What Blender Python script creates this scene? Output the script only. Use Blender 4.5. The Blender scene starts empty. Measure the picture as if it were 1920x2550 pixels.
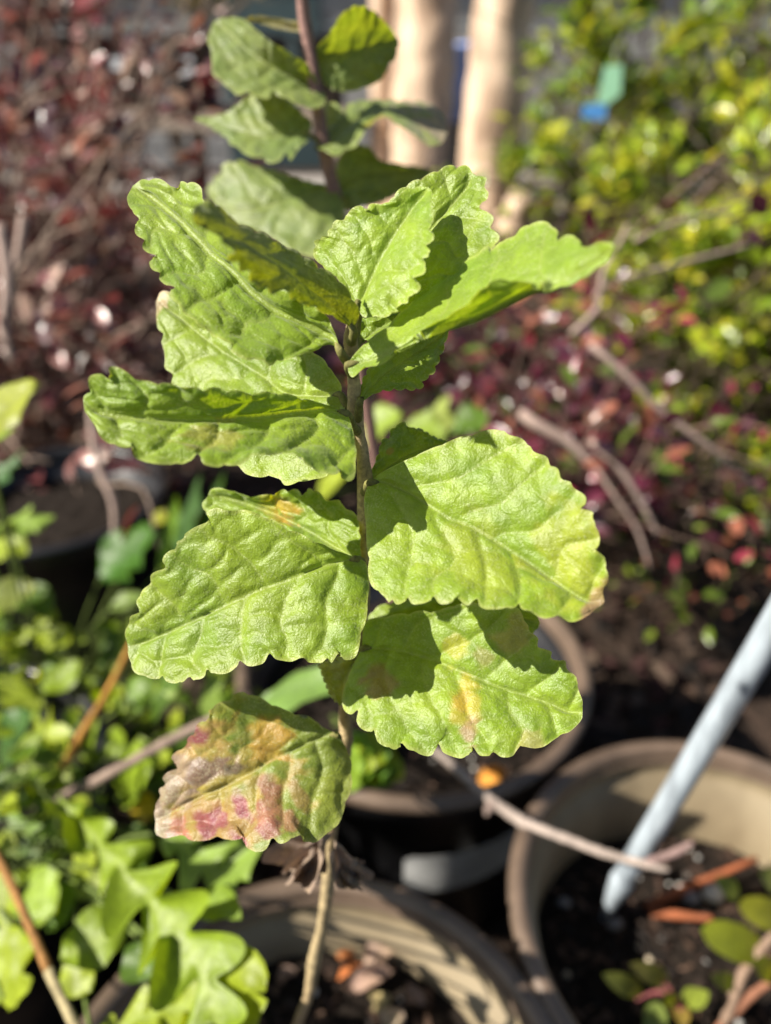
import bpy, bmesh, math, random
import numpy as np
from mathutils import Vector, Matrix

S = bpy.context.scene
COL = S.collection

# ------------------------------------------------------------------ camera, sky, sun, exposure
FPX = 1770.0                       # focal length in pixels of a 1920 x 2550 frame (24 mm equivalent phone lens)
PITCH = math.radians(30.0)
CAMZ = 0.68
cam_d = bpy.data.cameras.new('camera')
cam_d.sensor_fit = 'VERTICAL'
cam_d.sensor_height = 24.0
cam_d.sensor_width = 24.0
cam_d.lens = 24.0 * FPX / 2550.0
cam_d.clip_start = 0.01
cam_d.clip_end = 400.0
cam_d.dof.use_dof = True
cam_d.dof.focus_distance = 0.160
cam_d.dof.aperture_fstop = cam_d.lens / 3.7     # 3.7 mm entrance pupil
cam = bpy.data.objects.new('camera', cam_d)
COL.objects.link(cam)
cam.location = (0, 0, CAMZ)
cam.rotation_euler = (math.pi / 2 - PITCH, 0, 0)
S.camera = cam

SUN_EL = math.radians(40.0)
SUN_AZ = math.radians(254.0)       # compass style: 0 = +Y (away from the camera), 90 = +X (right)
SUN_DIR = Vector((math.sin(SUN_AZ) * math.cos(SUN_EL), math.cos(SUN_AZ) * math.cos(SUN_EL), math.sin(SUN_EL)))
world = bpy.data.worlds.new('World')
S.world = world
world.use_nodes = True
wn = world.node_tree.nodes
sky = wn.new('ShaderNodeTexSky')
sky.sky_type = 'NISHITA'
sky.sun_disc = False
sky.sun_elevation = SUN_EL
sky.sun_rotation = SUN_AZ
bg = wn['Background']
bg.inputs['Strength'].default_value = 0.05
world.node_tree.links.new(sky.outputs[0], bg.inputs['Color'])
sun_d = bpy.data.lights.new('sun', 'SUN')
sun_d.energy = 5.0
sun_d.angle = math.radians(0.53)
sun_d.color = (1.0, 0.93, 0.82)
sun = bpy.data.objects.new('sun', sun_d)
COL.objects.link(sun)
sun.rotation_euler = SUN_DIR.to_track_quat('Z', 'Y').to_euler()
sun.location = SUN_DIR * 20
S.view_settings.view_transform = 'Standard'
S.view_settings.look = 'None'
S.view_settings.exposure = 1.12
S.view_settings.gamma = 1.0
S.render.engine = 'CYCLES'
S.cycles.use_denoising = True
S.cycles.max_bounces = 8
S.cycles.transmission_bounces = 6
S.cycles.transparent_max_bounces = 8

# ------------------------------------------------------------------ geometry helpers
FW = Vector((0, math.cos(PITCH), -math.sin(PITCH)))
UP = Vector((0, math.sin(PITCH), math.cos(PITCH)))
RT = Vector((1, 0, 0))
CAM = Vector((0, 0, CAMZ))
FWn, UPn, RTn, CAMn = (np.array(v) for v in (FW, UP, RT, CAM))


def P(px, py, d):
    """world point of a photograph pixel at axial distance d (metres)"""
    return CAM + FW * d + RT * ((px - 960) / FPX * d) + UP * ((1275 - py) / FPX * d)


def G(px, py, z):
    """world point of a photograph pixel on the level z"""
    r = FW + RT * ((px - 960) / FPX) + UP * ((1275 - py) / FPX)
    return CAM + r * ((z - CAMZ) / r.z)


def CV(x, y, t):
    """camera-frame direction (right, up, towards the camera) in world"""
    return (RT * x + UP * y - FW * t).normalized()


def lin(r, g, b):
    f = lambda c: (c / 255 / 12.92) if c / 255 <= 0.04045 else ((c / 255 + 0.055) / 1.055) ** 2.4
    return (f(r), f(g), f(b))


def crom(pts, n):
    """Catmull-Rom through pts, n+1 samples at equal arc length"""
    p = np.array(pts, float)
    if len(p) == 2:
        p = np.array([p[0], (p[0] + p[1]) / 2, p[1]])
    q = np.vstack([2 * p[0] - p[1], p, 2 * p[-1] - p[-2]])
    out = []
    k = max(6, int(4 * n / len(p)))
    for i in range(1, len(q) - 2):
        t = np.linspace(0, 1, k, endpoint=False)[:, None]
        a, b, c, d = q[i - 1], q[i], q[i + 1], q[i + 2]
        out.append(0.5 * (2 * b + (c - a) * t + (2 * a - 5 * b + 4 * c - d) * t ** 2 + (3 * b - a - 3 * c + d) * t ** 3))
    out.append(p[-1:])
    o = np.vstack(out)
    L = np.r_[0, np.cumsum(np.linalg.norm(np.diff(o, axis=0), axis=1))]
    s = np.linspace(0, L[-1], n + 1)
    return np.stack([np.interp(s, L, o[:, j]) for j in range(o.shape[1])], 1)


def vnoise(x, y, seed):
    """smooth value noise in -1..1"""
    rs = np.random.RandomState(seed)
    tab = rs.rand(64, 64) * 2 - 1
    xi, yi = np.floor(x).astype(int), np.floor(y).astype(int)
    fx, fy = x - xi, y - yi
    fx, fy = fx * fx * (3 - 2 * fx), fy * fy * (3 - 2 * fy)
    g = lambda a, b: tab[a % 64, b % 64]
    return (g(xi, yi) * (1 - fx) * (1 - fy) + g(xi + 1, yi) * fx * (1 - fy)
            + g(xi, yi + 1) * (1 - fx) * fy + g(xi + 1, yi + 1) * fx * fy)


def mesh_obj(name, verts, faces, mat, parent=None, col=None, smooth=True, extra=None):
    me = bpy.data.meshes.new(name)
    verts = np.asarray(verts, float)
    if parent is not None and parent.type == 'EMPTY':
        verts = verts - np.array(parent.location)
    elif parent is not None:
        verts = verts - np.array(parent.get('_w', (0, 0, 0)))
    me.from_pydata(verts.tolist() if len(verts) < 3000 else list(map(tuple, verts)), [], faces if isinstance(faces, list) else faces.tolist())
    if smooth:
        me.polygons.foreach_set('use_smooth', [True] * len(me.polygons))
    if col is not None:
        a = me.color_attributes.new('col', 'FLOAT_COLOR', 'POINT')
        c = np.ones((len(verts), 4), np.float32)
        col = np.asarray(col, np.float32)
        c[:, :3] = col[..., :3]
        a.data.foreach_set('color', c.ravel())
    for k, v in (extra or {}).items():
        a = me.attributes.new(k, 'FLOAT', 'POINT')
        a.data.foreach_set('value', np.asarray(v, np.float32).ravel())
    if mat:
        me.materials.append(mat)
    o = bpy.data.objects.new(name, me)
    COL.objects.link(o)
    if parent is not None:
        o.parent = parent
    return o


def world_of(parent):
    p = Vector((0, 0, 0))
    while parent is not None:
        p = p + parent.location
        parent = parent.parent
    return p


def part(name, verts, faces, mat, parent, **kw):
    """mesh child; vertices given in world, stored relative to the parent chain (only translations are used)"""
    off = world_of(parent)
    o = mesh_obj(name, np.asarray(verts, float) - np.array(off), faces, mat, None, **kw)
    o.parent = parent
    return o


def thing(name, label, cat, loc, group=None):
    o = bpy.data.objects.new(name, None)
    o.empty_display_size = 0.02
    COL.objects.link(o)
    o.location = loc
    o['label'] = label
    o['category'] = cat
    if group:
        o['group'] = group
    return o


def tag(o, label=None, cat=None, group=None, kind=None):
    for k, v in (('label', label), ('category', cat), ('group', group), ('kind', kind)):
        if v:
            o[k] = v
    return o


def quads(nu, nv, closed_v=False):
    """faces of a (nu+1) x (nv+1) vertex grid (nv columns when closed)"""
    cols = nv if closed_v else nv + 1
    i, j = np.meshgrid(np.arange(nu), np.arange(nv), indexing='ij')
    a = i * cols + j
    b = i * cols + (j + 1) % cols
    return np.stack([a, b, b + cols, a + cols], -1).reshape(-1, 4)


def tube_geo(pts, radii, sides=8, n=None, seed=0, rough=0.0, nodes=None):
    """tube along a spline through pts; returns verts, faces"""
    pts = [tuple(p) for p in pts]
    n = n or max(4, 4 * (len(pts) - 1))
    c = crom(pts, n)
    # radii are spread over control points by chord length
    L = np.r_[0, np.cumsum(np.linalg.norm(np.diff(np.array(pts), axis=0), axis=1))]
    r = np.interp(np.linspace(0, 1, n + 1), L / L[-1], radii if hasattr(radii, '__len__') else [radii] * len(pts))
    T = np.gradient(c, axis=0)
    T /= np.linalg.norm(T, axis=1)[:, None] + 1e-12
    ref = np.array([0.31, 0.87, 0.2]) if abs(T[:, 1]).mean() < 0.8 else np.array([1.0, 0.1, 0.3])
    A = np.cross(T, ref)
    A /= np.linalg.norm(A, axis=1)[:, None]
    B = np.cross(T, A)
    th = np.linspace(0, 2 * np.pi, sides, endpoint=False)
    rr = r[:, None] * np.ones(sides)[None]
    if rough:
        rr = rr * (1 + rough * vnoise(np.arange(n + 1)[:, None] * 0.9 + 0 * th[None], th[None] * 1.2 + 0 * r[:, None], seed))
    v = c[:, None] + rr[..., None] * (A[:, None] * np.cos(th)[None, :, None] + B[:, None] * np.sin(th)[None, :, None])
    v = v.reshape(-1, 3)
    f = quads(n, sides, True).tolist()
    f.append(list(range(sides))[::-1])
    f.append(list(range(n * sides, (n + 1) * sides)))
    return v, f


class Bag:
    """collects several shapes into one mesh"""
    def __init__(s):
        s.v, s.f, s.c, s.n = [], [], [], 0

    def add(s, v, f, c=None):
        v = np.asarray(v, float)
        s.v.append(v)
        s.f += [[k + s.n for k in q] for q in (f if isinstance(f, list) else f.tolist())]
        s.n += len(v)
        cc = np.zeros((len(v), 3))
        cc[:] = (0.5, 0.5, 0.5) if c is None else c
        s.c.append(cc)

    def build(s, name, mat, parent=None, smooth=True):
        v, c = np.vstack(s.v), np.vstack(s.c)
        if parent is not None:
            return part(name, v, s.f, mat, parent, col=c, smooth=smooth)
        return mesh_obj(name, v, s.f, mat, None, col=c, smooth=smooth)


def lathe(profile, center, seg=96, wob=0.0, seed=0):
    """profile [(r, z)] around a vertical axis"""
    th = np.linspace(0, 2 * np.pi, seg, endpoint=False)
    pr = np.array(profile, float)
    w = 1 + wob * np.sin(2 * th + seed) + wob * 0.5 * np.sin(3 * th + 2 * seed)
    v = np.stack([pr[:, 0:1] * np.cos(th) * w, pr[:, 0:1] * np.sin(th) * w, pr[:, 1:2] + 0 * th[None]], -1)
    v = v.reshape(-1, 3) + np.array(center)
    return v, quads(len(pr) - 1, seg, True)


# ------------------------------------------------------------------ materials
def new_mat(name):
    m = bpy.data.materials.new(name)
    m.use_nodes = True
    nt = m.node_tree
    return m, nt, nt.nodes, nt.links, nt.nodes['Principled BSDF']


def node(nt, kind, **inp):
    n = nt.nodes.new(kind)
    for k, v in inp.items():
        if k in n.inputs:
            n.inputs[k].default_value = v
    return n


def mixcol(nt, a, b, fac, mode='MIX'):
    m = nt.nodes.new('ShaderNodeMix')
    m.data_type = 'RGBA'
    m.blend_type = mode
    for sock, v in ((m.inputs[6], a), (m.inputs[7], b), (m.inputs[0], fac)):
        if hasattr(v, 'is_linked') or hasattr(v, 'links'):
            nt.links.new(v, sock)
        elif isinstance(v, (int, float)):
            sock.default_value = v
        else:
            sock.default_value = (*v, 1)
    return m.outputs[2]


def ramp(nt, src, p0, p1, c0=0.0, c1=1.0):
    r = nt.nodes.new('ShaderNodeMapRange')
    r.inputs[1].default_value, r.inputs[2].default_value = p0, p1
    r.inputs[3].default_value, r.inputs[4].default_value = c0, c1
    nt.links.new(src, r.inputs[0])
    return r.outputs[0]


def noise(nt, scale, detail=3, rough=0.55, obj=True, stretch=None):
    tc = nt.nodes.new('ShaderNodeTexCoord')
    n = nt.nodes.new('ShaderNodeTexNoise')
    n.inputs['Scale'].default_value = scale
    n.inputs['Detail'].default_value = detail
    n.inputs['Roughness'].default_value = rough
    if stretch:
        mp = nt.nodes.new('ShaderNodeMapping')
        mp.inputs['Scale'].default_value = stretch
        nt.links.new(tc.outputs['Object'], mp.inputs[0])
        nt.links.new(mp.outputs[0], n.inputs[0])
    else:
        nt.links.new(tc.outputs['Object' if obj else 'Generated'], n.inputs[0])
    return n.outputs['Fac']


def bump(nt, height, dist, strength, chain=None):
    b = nt.nodes.new('ShaderNodeBump')
    b.inputs['Distance'].default_value = dist
    b.inputs['Strength'].default_value = strength
    nt.links.new(height, b.inputs['Height'])
    if chain:
        nt.links.new(chain, b.inputs['Normal'])
    return b.outputs[0]


def leaf_material(name, trans=0.35, rough=0.5, spec=0.35, downy=0.0, tcol=(1.25, 1.15, 0.35), rnd=0.0, mott=0.12):
    m, nt, N, L, bs = new_mat(name)
    at = N.new('ShaderNodeAttribute')
    at.attribute_name = 'col'
    base = at.outputs['Color']
    if rnd:
        oi = N.new('ShaderNodeObjectInfo')
        base = mixcol(nt, base, mixcol(nt, base, (0.55, 0.5, 0.5), 1.0, 'MULTIPLY'), ramp(nt, oi.outputs['Random'], 0, 1, 0, rnd))
    nz = noise(nt, 260.0, 4)
    base = mixcol(nt, base, (1 + mott * 3, 1 + mott * 3, 1 + mott), ramp(nt, nz, 0.4, 0.75, 0, 1), 'MULTIPLY')
    nrm = None
    if downy:
        fine = noise(nt, 2000.0, 2, 0.6)
        tc = N.new('ShaderNodeTexCoord')
        warp = N.new('ShaderNodeTexNoise')
        warp.inputs['Scale'].default_value = 300
        L.new(tc.outputs['Object'], warp.inputs[0])
        wp = N.new('ShaderNodeVectorMath')
        wp.operation = 'MULTIPLY_ADD'
        wp.inputs[1].default_value = (.0022, .0022, .0022)
        L.new(warp.outputs['Color'], wp.inputs[0])
        L.new(tc.outputs['Object'], wp.inputs[2])
        vo = N.new('ShaderNodeTexVoronoi')
        vo.feature = 'DISTANCE_TO_EDGE'
        vo.inputs['Scale'].default_value = 380
        L.new(wp.outputs[0], vo.inputs['Vector'])
        net = ramp(nt, vo.outputs['Distance'], 0, .35)
        base = mixcol(nt, base, (0.42, 0.48, 0.17), ramp(nt, vo.outputs['Distance'], 0, .06, .07 * downy, 0))
        patch = noise(nt, 110.0, 2, .5)
        mul = N.new('ShaderNodeMath')
        mul.operation = 'MULTIPLY'
        L.new(ramp(nt, fine, 0.52, 0.74, 0, 0.40 * downy), mul.inputs[0])
        L.new(ramp(nt, patch, .38, .64, .25, 1), mul.inputs[1])
        base = mixcol(nt, base, (0.60, 0.64, 0.42), mul.outputs[0])
        nrm = bump(nt, net, 0.0004, 0.26)
        nrm = bump(nt, fine, 0.0004, 0.5, nrm)
    else:
        nrm = bump(nt, nz, 0.0015, 0.35)
    L.new(base, bs.inputs['Base Color'])
    bs.inputs['Roughness'].default_value = rough
    bs.inputs['Specular IOR Level'].default_value = spec
    if downy:
        bs.inputs['Sheen Weight'].default_value = 0.3 * downy
        bs.inputs['Sheen Roughness'].default_value = 0.45
        bs.inputs['Sheen Tint'].default_value = (0.95, 1.0, 0.8, 1)
    L.new(nrm, bs.inputs['Normal'])
    tr = N.new('ShaderNodeBsdfTranslucent')
    L.new(mixcol(nt, base, tcol, 1.0, 'MULTIPLY'), tr.inputs['Color'])
    L.new(nrm, tr.inputs['Normal'])
    mx = N.new('ShaderNodeMixShader')
    dry = N.new('ShaderNodeAttribute')
    dry.attribute_name = 'dry'
    L.new(ramp(nt, dry.outputs['Fac'], 0, 1, trans, trans * 0.35), mx.inputs[0])
    L.new(bs.outputs[0], mx.inputs[1])
    L.new(tr.outputs[0], mx.inputs[2])
    L.new(mx.outputs[0], N['Material Output'].inputs['Surface'])
    return m


def plain(name, col, rough=0.6, spec=0.4, nscale=40.0, var=0.25, bdist=0.002, bstr=0.3, attr=False, metal=0.0, stretch=None, col2=None):
    m, nt, N, L, bs = new_mat(name)
    if attr:
        at = N.new('ShaderNodeAttribute')
        at.attribute_name = 'col'
        c = at.outputs['Color']
    else:
        rgb = N.new('ShaderNodeRGB')
        rgb.outputs[0].default_value = (*col, 1)
        c = rgb.outputs[0]
    nz = noise(nt, nscale, 5, 0.6, stretch=stretch)
    c2 = col2 if col2 is not None else None
    if c2 is not None:
        c = mixcol(nt, c, c2, ramp(nt, nz, 0.42, 0.62))
    else:
        c = mixcol(nt, c, (1 - var * 1.5, 1 - var * 1.5, 1 - var * 1.5), ramp(nt, nz, 0.35, 0.7), 'MULTIPLY')
    L.new(c, bs.inputs['Base Color'])
    bs.inputs['Roughness'].default_value = rough
    bs.inputs['Specular IOR Level'].default_value = spec
    bs.inputs['Metallic'].default_value = metal
    L.new(bump(nt, nz, bdist, bstr), bs.inputs['Normal'])
    return m


M = {}
M['downy'] = leaf_material('downy_leaf', trans=0.42, rough=0.42, spec=0.55, downy=1.0, tcol=(1.5, 1.38, 0.16))
M['weed'] = leaf_material('smooth_weed_leaf', trans=0.38, rough=0.42, spec=0.30, tcol=(1.4, 1.3, 0.2))
M['shrub_leaf'] = leaf_material('shrub_leaf', trans=0.36, rough=0.27, spec=0.6, rnd=0.45, tcol=(1.25, 1.15, 0.4))
M['red_leaf'] = leaf_material('burgundy_leaf', trans=0.24, rough=0.24, spec=0.8, rnd=0.5, tcol=(1.35, 0.8, 0.7))
M['dry_leaf'] = leaf_material('dry_leaf', trans=0.12, rough=0.75, spec=0.2, tcol=(1, 0.8, 0.6))
M['stem'] = plain('downy_stem', None, 0.75, 0.25, 900.0, 0.35, 0.0004, 0.6, attr=True)
M['twig'] = plain('twig_bark', None, 0.8, 0.25, 300.0, 0.3, 0.001, 0.5, attr=True)
M['black_plastic'] = plain('black_plastic', (0.014, 0.014, 0.016), 0.36, 0.5, 25.0, 0.2, 0.001, 0.15)
M['rim_plastic'] = plain('brown_plastic', (0.140, 0.098, 0.070), 0.38, 0.5, 34.0, 0.30, 0.0008, 0.2)
M['tan_plastic'] = plain('tan_plastic', (0.230, 0.185, 0.115), 0.5, 0.4, 16.0, 0.14, 0.0008, 0.25, stretch=(1, 1, .35), col2=(0.165, 0.128, 0.078))
M['soil'] = plain('potting_soil', (0.022, 0.016, 0.012), 0.95, 0.15, 160.0, 0.4, 0.006, 1.0)
M['ground'] = plain('mulched_ground', (0.045, 0.030, 0.022), 0.95, 0.15, 22.0, 0.4, 0.02, 1.0, col2=(0.018, 0.013, 0.010))
M['bits'] = plain('loose_bits', None, 0.85, 0.25, 400.0, 0.2, 0.001, 0.4, attr=True)
M['bark'] = plain('smooth_bark', (0.66, 0.49, 0.35), 0.6, 0.3, 4.0, 0.25, 0.02, 0.6, stretch=(3, 3, 0.8), col2=(0.36, 0.25, 0.17))
M['stake'] = plain('coated_stake', (0.40, 0.46, 0.51), 0.30, 0.5, 45.0, 0.12, 0.0006, 0.35, metal=.12, stretch=(2.5, 2.5, .5), col2=(0.24, 0.275, 0.31))

# ------------------------------------------------------------------ the setting
gs = 120.0
ng = 60
gx = np.sign(np.linspace(-1, 1, ng + 1)) * np.abs(np.linspace(-1, 1, ng + 1)) ** 3 * gs
X, Y = np.meshgrid(gx, gx + 1.0, indexing='ij')
Z = 0.012 * vnoise(X * 3, Y * 3, 5) * (np.hypot(X, Y) < 8)
o = mesh_obj('ground', np.stack([X, Y, Z], -1).reshape(-1, 3), quads(ng, ng), M['ground'])
tag(o, kind='structure', label='brown mulched nursery ground between the pots')


def card(bag, c, nrm, along, ln, wd, col, rng, bend=0.15):
    """small folded leaf/chip: 2x3 quads"""
    T = Vector(along).normalized()
    Sd = T.cross(Vector(nrm))
    if Sd.length < 1e-4:
        Sd = T.orthogonal()
    Sd.normalize()
    Nn = Sd.cross(T)
    prof = ((0, 0.05), (0.25, 0.8), (0.6, 1.0), (0.85, 0.6), (1.0, 0.04))
    v = []
    for u, w in prof:
        m = Vector(c) + T * (u * ln) - Nn * (bend * ln * u * u)
        for s in (-1, 0, 1):
            v.append(m + Sd * (s * w * wd * 0.5) + Nn * (abs(s) * w * wd * 0.14))
    bag.add(np.array(v), quads(4, 2), col)


# mulch, dead leaves and twigs lying on the ground: uncountable litter
rng = random.Random(3)
lb = Bag()
for k in range(5200):
    d = 0.45 + 4.2 * rng.random() ** 1.7
    a = math.radians(rng.uniform(-34, 34))
    c = Vector((d * math.sin(a), d * math.cos(a), 0.012 + 0.02 * rng.random()))
    cc = rng.choice([(0.035, 0.022, 0.015), (0.06, 0.036, 0.024), (0.02, 0.014, 0.011), (0.09, 0.062, 0.044), (0.045, 0.02, 0.018), (.015, .012, .010)])
    al = Vector((rng.uniform(-1, 1), rng.uniform(-1, 1), rng.uniform(-.25, .25)))
    nn = Vector((rng.uniform(-.5, .5), rng.uniform(-.5, .5), 1))
    card(lb, c, nn, al, rng.uniform(.015, .05), rng.uniform(.006, .02), cc, rng)
o = lb.build('leaf_litter', M['bits'])
tag(o, 'brown mulch and dead leaf litter covering the ground', 'litter', kind='stuff')

# ------------------------------------------------------------------ pots
RIMZ = 0.25


def pot(label, cx, cy, r=0.14, rim=RIMZ, h=0.245, group='nursery pots', soil=0.045, inner='tan_plastic', rimmat='rim_plastic', seed=0, empty=False):
    t = thing('nursery_pot', label, 'pot', (cx, cy, rim - h), group)
    c = (cx, cy, 0)
    rb = r * 0.8
    lip = 0.011
    # wall outside: foot ring, panel, step under the rim
    v, f = lathe([(0.001, rim - h + .006), (rb * .9, rim - h + .006), (rb * .92, rim - h), (rb, rim - h + .002), (rb + (r - lip - rb) * .5, rim - h * .5), (r - lip - .001, rim - 0.034),
                  (r - .004, rim - 0.032), (r - .003, rim - 0.010)], c, 96, 0.004, seed)
    part('wall', v, f.tolist(), M['black_plastic'], t)
    a = np.linspace(-0.35, math.pi + 0.5, 14)
    prof = [(r - 0.0055 + 0.0065 * math.cos(x), rim - 0.009 + 0.0065 * math.sin(x)) for x in a]
    prof = [(r - .003, rim - .017)] + prof + [(r - 0.0130, rim - 0.0135), (r - 0.0135, rim - 0.016)]
    v, f = lathe(prof, c, 128, 0.004, seed)
    part('rim', v, f.tolist(), M[rimmat], t)
    v, f = lathe([(r - 0.0133, rim - 0.0155), (r - .0118, rim - 0.021), (r - .0130, rim - 0.030), (r - .0195, rim - 0.0325), (rb + (r - .02 - rb) * .55, rim - h * .5), (rb - .004, rim - h + .012)], c, 96, 0.004, seed)
    part('inner_wall', v, f.tolist(), M[inner], t)
    if not empty:
        zs = rim - soil
        rs = r - .021
        nr, ns = 22, 64
        rr = np.linspace(0.001, rs, nr + 1)[:, None]
        th = np.linspace(0, 2 * np.pi, ns, endpoint=False)[None]
        x, y = rr * np.cos(th), rr * np.sin(th)
        z = zs + .004 * vnoise(x * 70 + 9, y * 70 + 9, 11 + seed) + .003 * vnoise(x * 190, y * 190, 12 + seed) + .004 * (1 - rr / rs)
        v = np.stack([x + cx, y + cy, z], -1).reshape(-1, 3)
        part('soil', v, quads(nr, ns, True).tolist(), M['soil'], t)
    return t


POT1 = (-0.038, 0.142)
POTR = (0.218, 0.256)
POTM = (0.0245, 0.490)
pot('pot with brown rim and tan inside, bottom centre, downy shrub rooted in it', *POT1, r=0.141, seed=1, soil=.06)
pot('pot with brown rim at right holding the leaning grey stake', *POTR, r=0.139, seed=2, soil=.09)
pot_m = pot('black pot behind the lower right leaf with brown rim and pale wraparound label', *POTM, r=0.157, h=0.25, seed=3, inner='black_plastic')
pot('black pot among the weeds at the left edge', -0.43, 0.80, r=0.145, seed=4, inner='black_plastic', rimmat='black_plastic')
pot('black pot under the lobed weed leaves, left of the tan pot', -0.352, 0.335, r=0.15, seed=5, inner='black_plastic', rimmat='black_plastic')

# pale label wrapped round the front of the black pot
th = np.radians(np.linspace(-94, -28, 28))
zz = np.linspace(.112, .166, 8)
wall_r = lambda z: .157 * .8 + (.157 - .012 - .157 * .8) * z / .216 + .0016
lv = []
for iz, z in enumerate(zz):
    for ia, a_ in enumerate(th):
        ins = .004 if (ia in (0, len(th) - 1)) else 0.0
        zc = .139 + (z - .139) * (1 - ins * 40 * (1 if iz in (0, 7) else .4))
        lv.append((POTM[0] + wall_r(zc) * math.cos(a_), POTM[1] + wall_r(zc) * math.sin(a_), zc))
M['label'] = plain('pale_label', (.80, .81, .80), .5, .4, 40.0, .12)
part('label_sticker', lv, quads(7, 27).tolist(), M['label'], pot_m)


def soil_bits(name, label, cx, cy, r, z, n, seed, pale=0.06):
    rg = random.Random(seed)
    b = Bag()
    for k in range(n):
        a, q = rg.uniform(0, 6.28), r * math.sqrt(rg.random())
        c = Vector((cx + q * math.cos(a), cy + q * math.sin(a), z + .003 + .005 * rg.random()))
        if rg.random() < pale:
            s = rg.uniform(.0012, .0028)
            bm = bmesh.new()
            bmesh.ops.create_icosphere(bm, subdivisions=1, radius=s)
            v = np.array([x.co[:] for x in bm.verts]) * (1 + .3 * np.array([[rg.random()] * 3 for _ in bm.verts]))
            f = [[x.index for x in q2.verts] for q2 in bm.faces]
            bm.free()
            b.add(v + np.array(c), f, rg.choice([(.62, .6, .55), (.35, .34, .32), (.5, .42, .3)]))
        else:
            al = Vector((rg.uniform(-1, 1), rg.uniform(-1, 1), rg.uniform(-.4, .4)))
            card(b, c, (rg.uniform(-.6, .6), rg.uniform(-.6, .6), 1), al, rg.uniform(.003, .014), rg.uniform(.002, .005),
                 rg.choice([(.03, .02, .015), (.06, .035, .025), (.10, .06, .04), (.018, .014, .012)]), rg)
    o = b.build(name, M['bits'])
    tag(o, label, 'soil bits', kind='stuff')
    return o


soil_bits('soil_bits', 'bark crumbs and perlite on the soil of the tan bottom pot', *POT1, .115, RIMZ - .06, 700, 1, .03)
soil_bits('soil_bits', 'bark crumbs and white perlite on the soil around the grey stake', *POTR, .108, RIMZ - .09, 800, 2, .03)
soil_bits('soil_bits', 'dark bark crumbs on the soil of the black pot behind the lower leaves', *POTM, .13, RIMZ - .045, 500, 3)

# ------------------------------------------------------------------ the downy shrub: traced leaves given depth, fold, quilting
Z1, Z2, Z3, Z4 = (.4802, 480, 0), (.4202, 200, 400), (.4802, 740, 380), (.4562, 180, 860)
Z5, Z6, Z7, Z8 = (.4202, 860, 1000), (.4082, 280, 1200), (.3601, 360, 1680), (.4202, 800, 1460)
Z0 = (1.0, 0, 0)


def lst(a, u):
    a = np.atleast_1d(np.array(a, float))
    if len(a) == 1:
        return a[0] + 0 * u
    return np.interp(u, np.linspace(0, 1, len(a)), a)


def ssm(a, b, x):
    t = np.clip((x - a) / (b - a), 0, 1)
    return t * t * (3 - 2 * t)


GREEN = np.array((0.190, 0.284, 0.018))
PALE = np.array((0.33, 0.38, 0.12))
YEL = np.array((0.42, 0.36, 0.035))
ORA = np.array((0.46, 0.24, 0.035))
RED = np.array((0.25, 0.058, 0.085))
BRO = np.array((0.15, 0.09, 0.065))
GRY = np.array((0.21, 0.15, 0.125))


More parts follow.
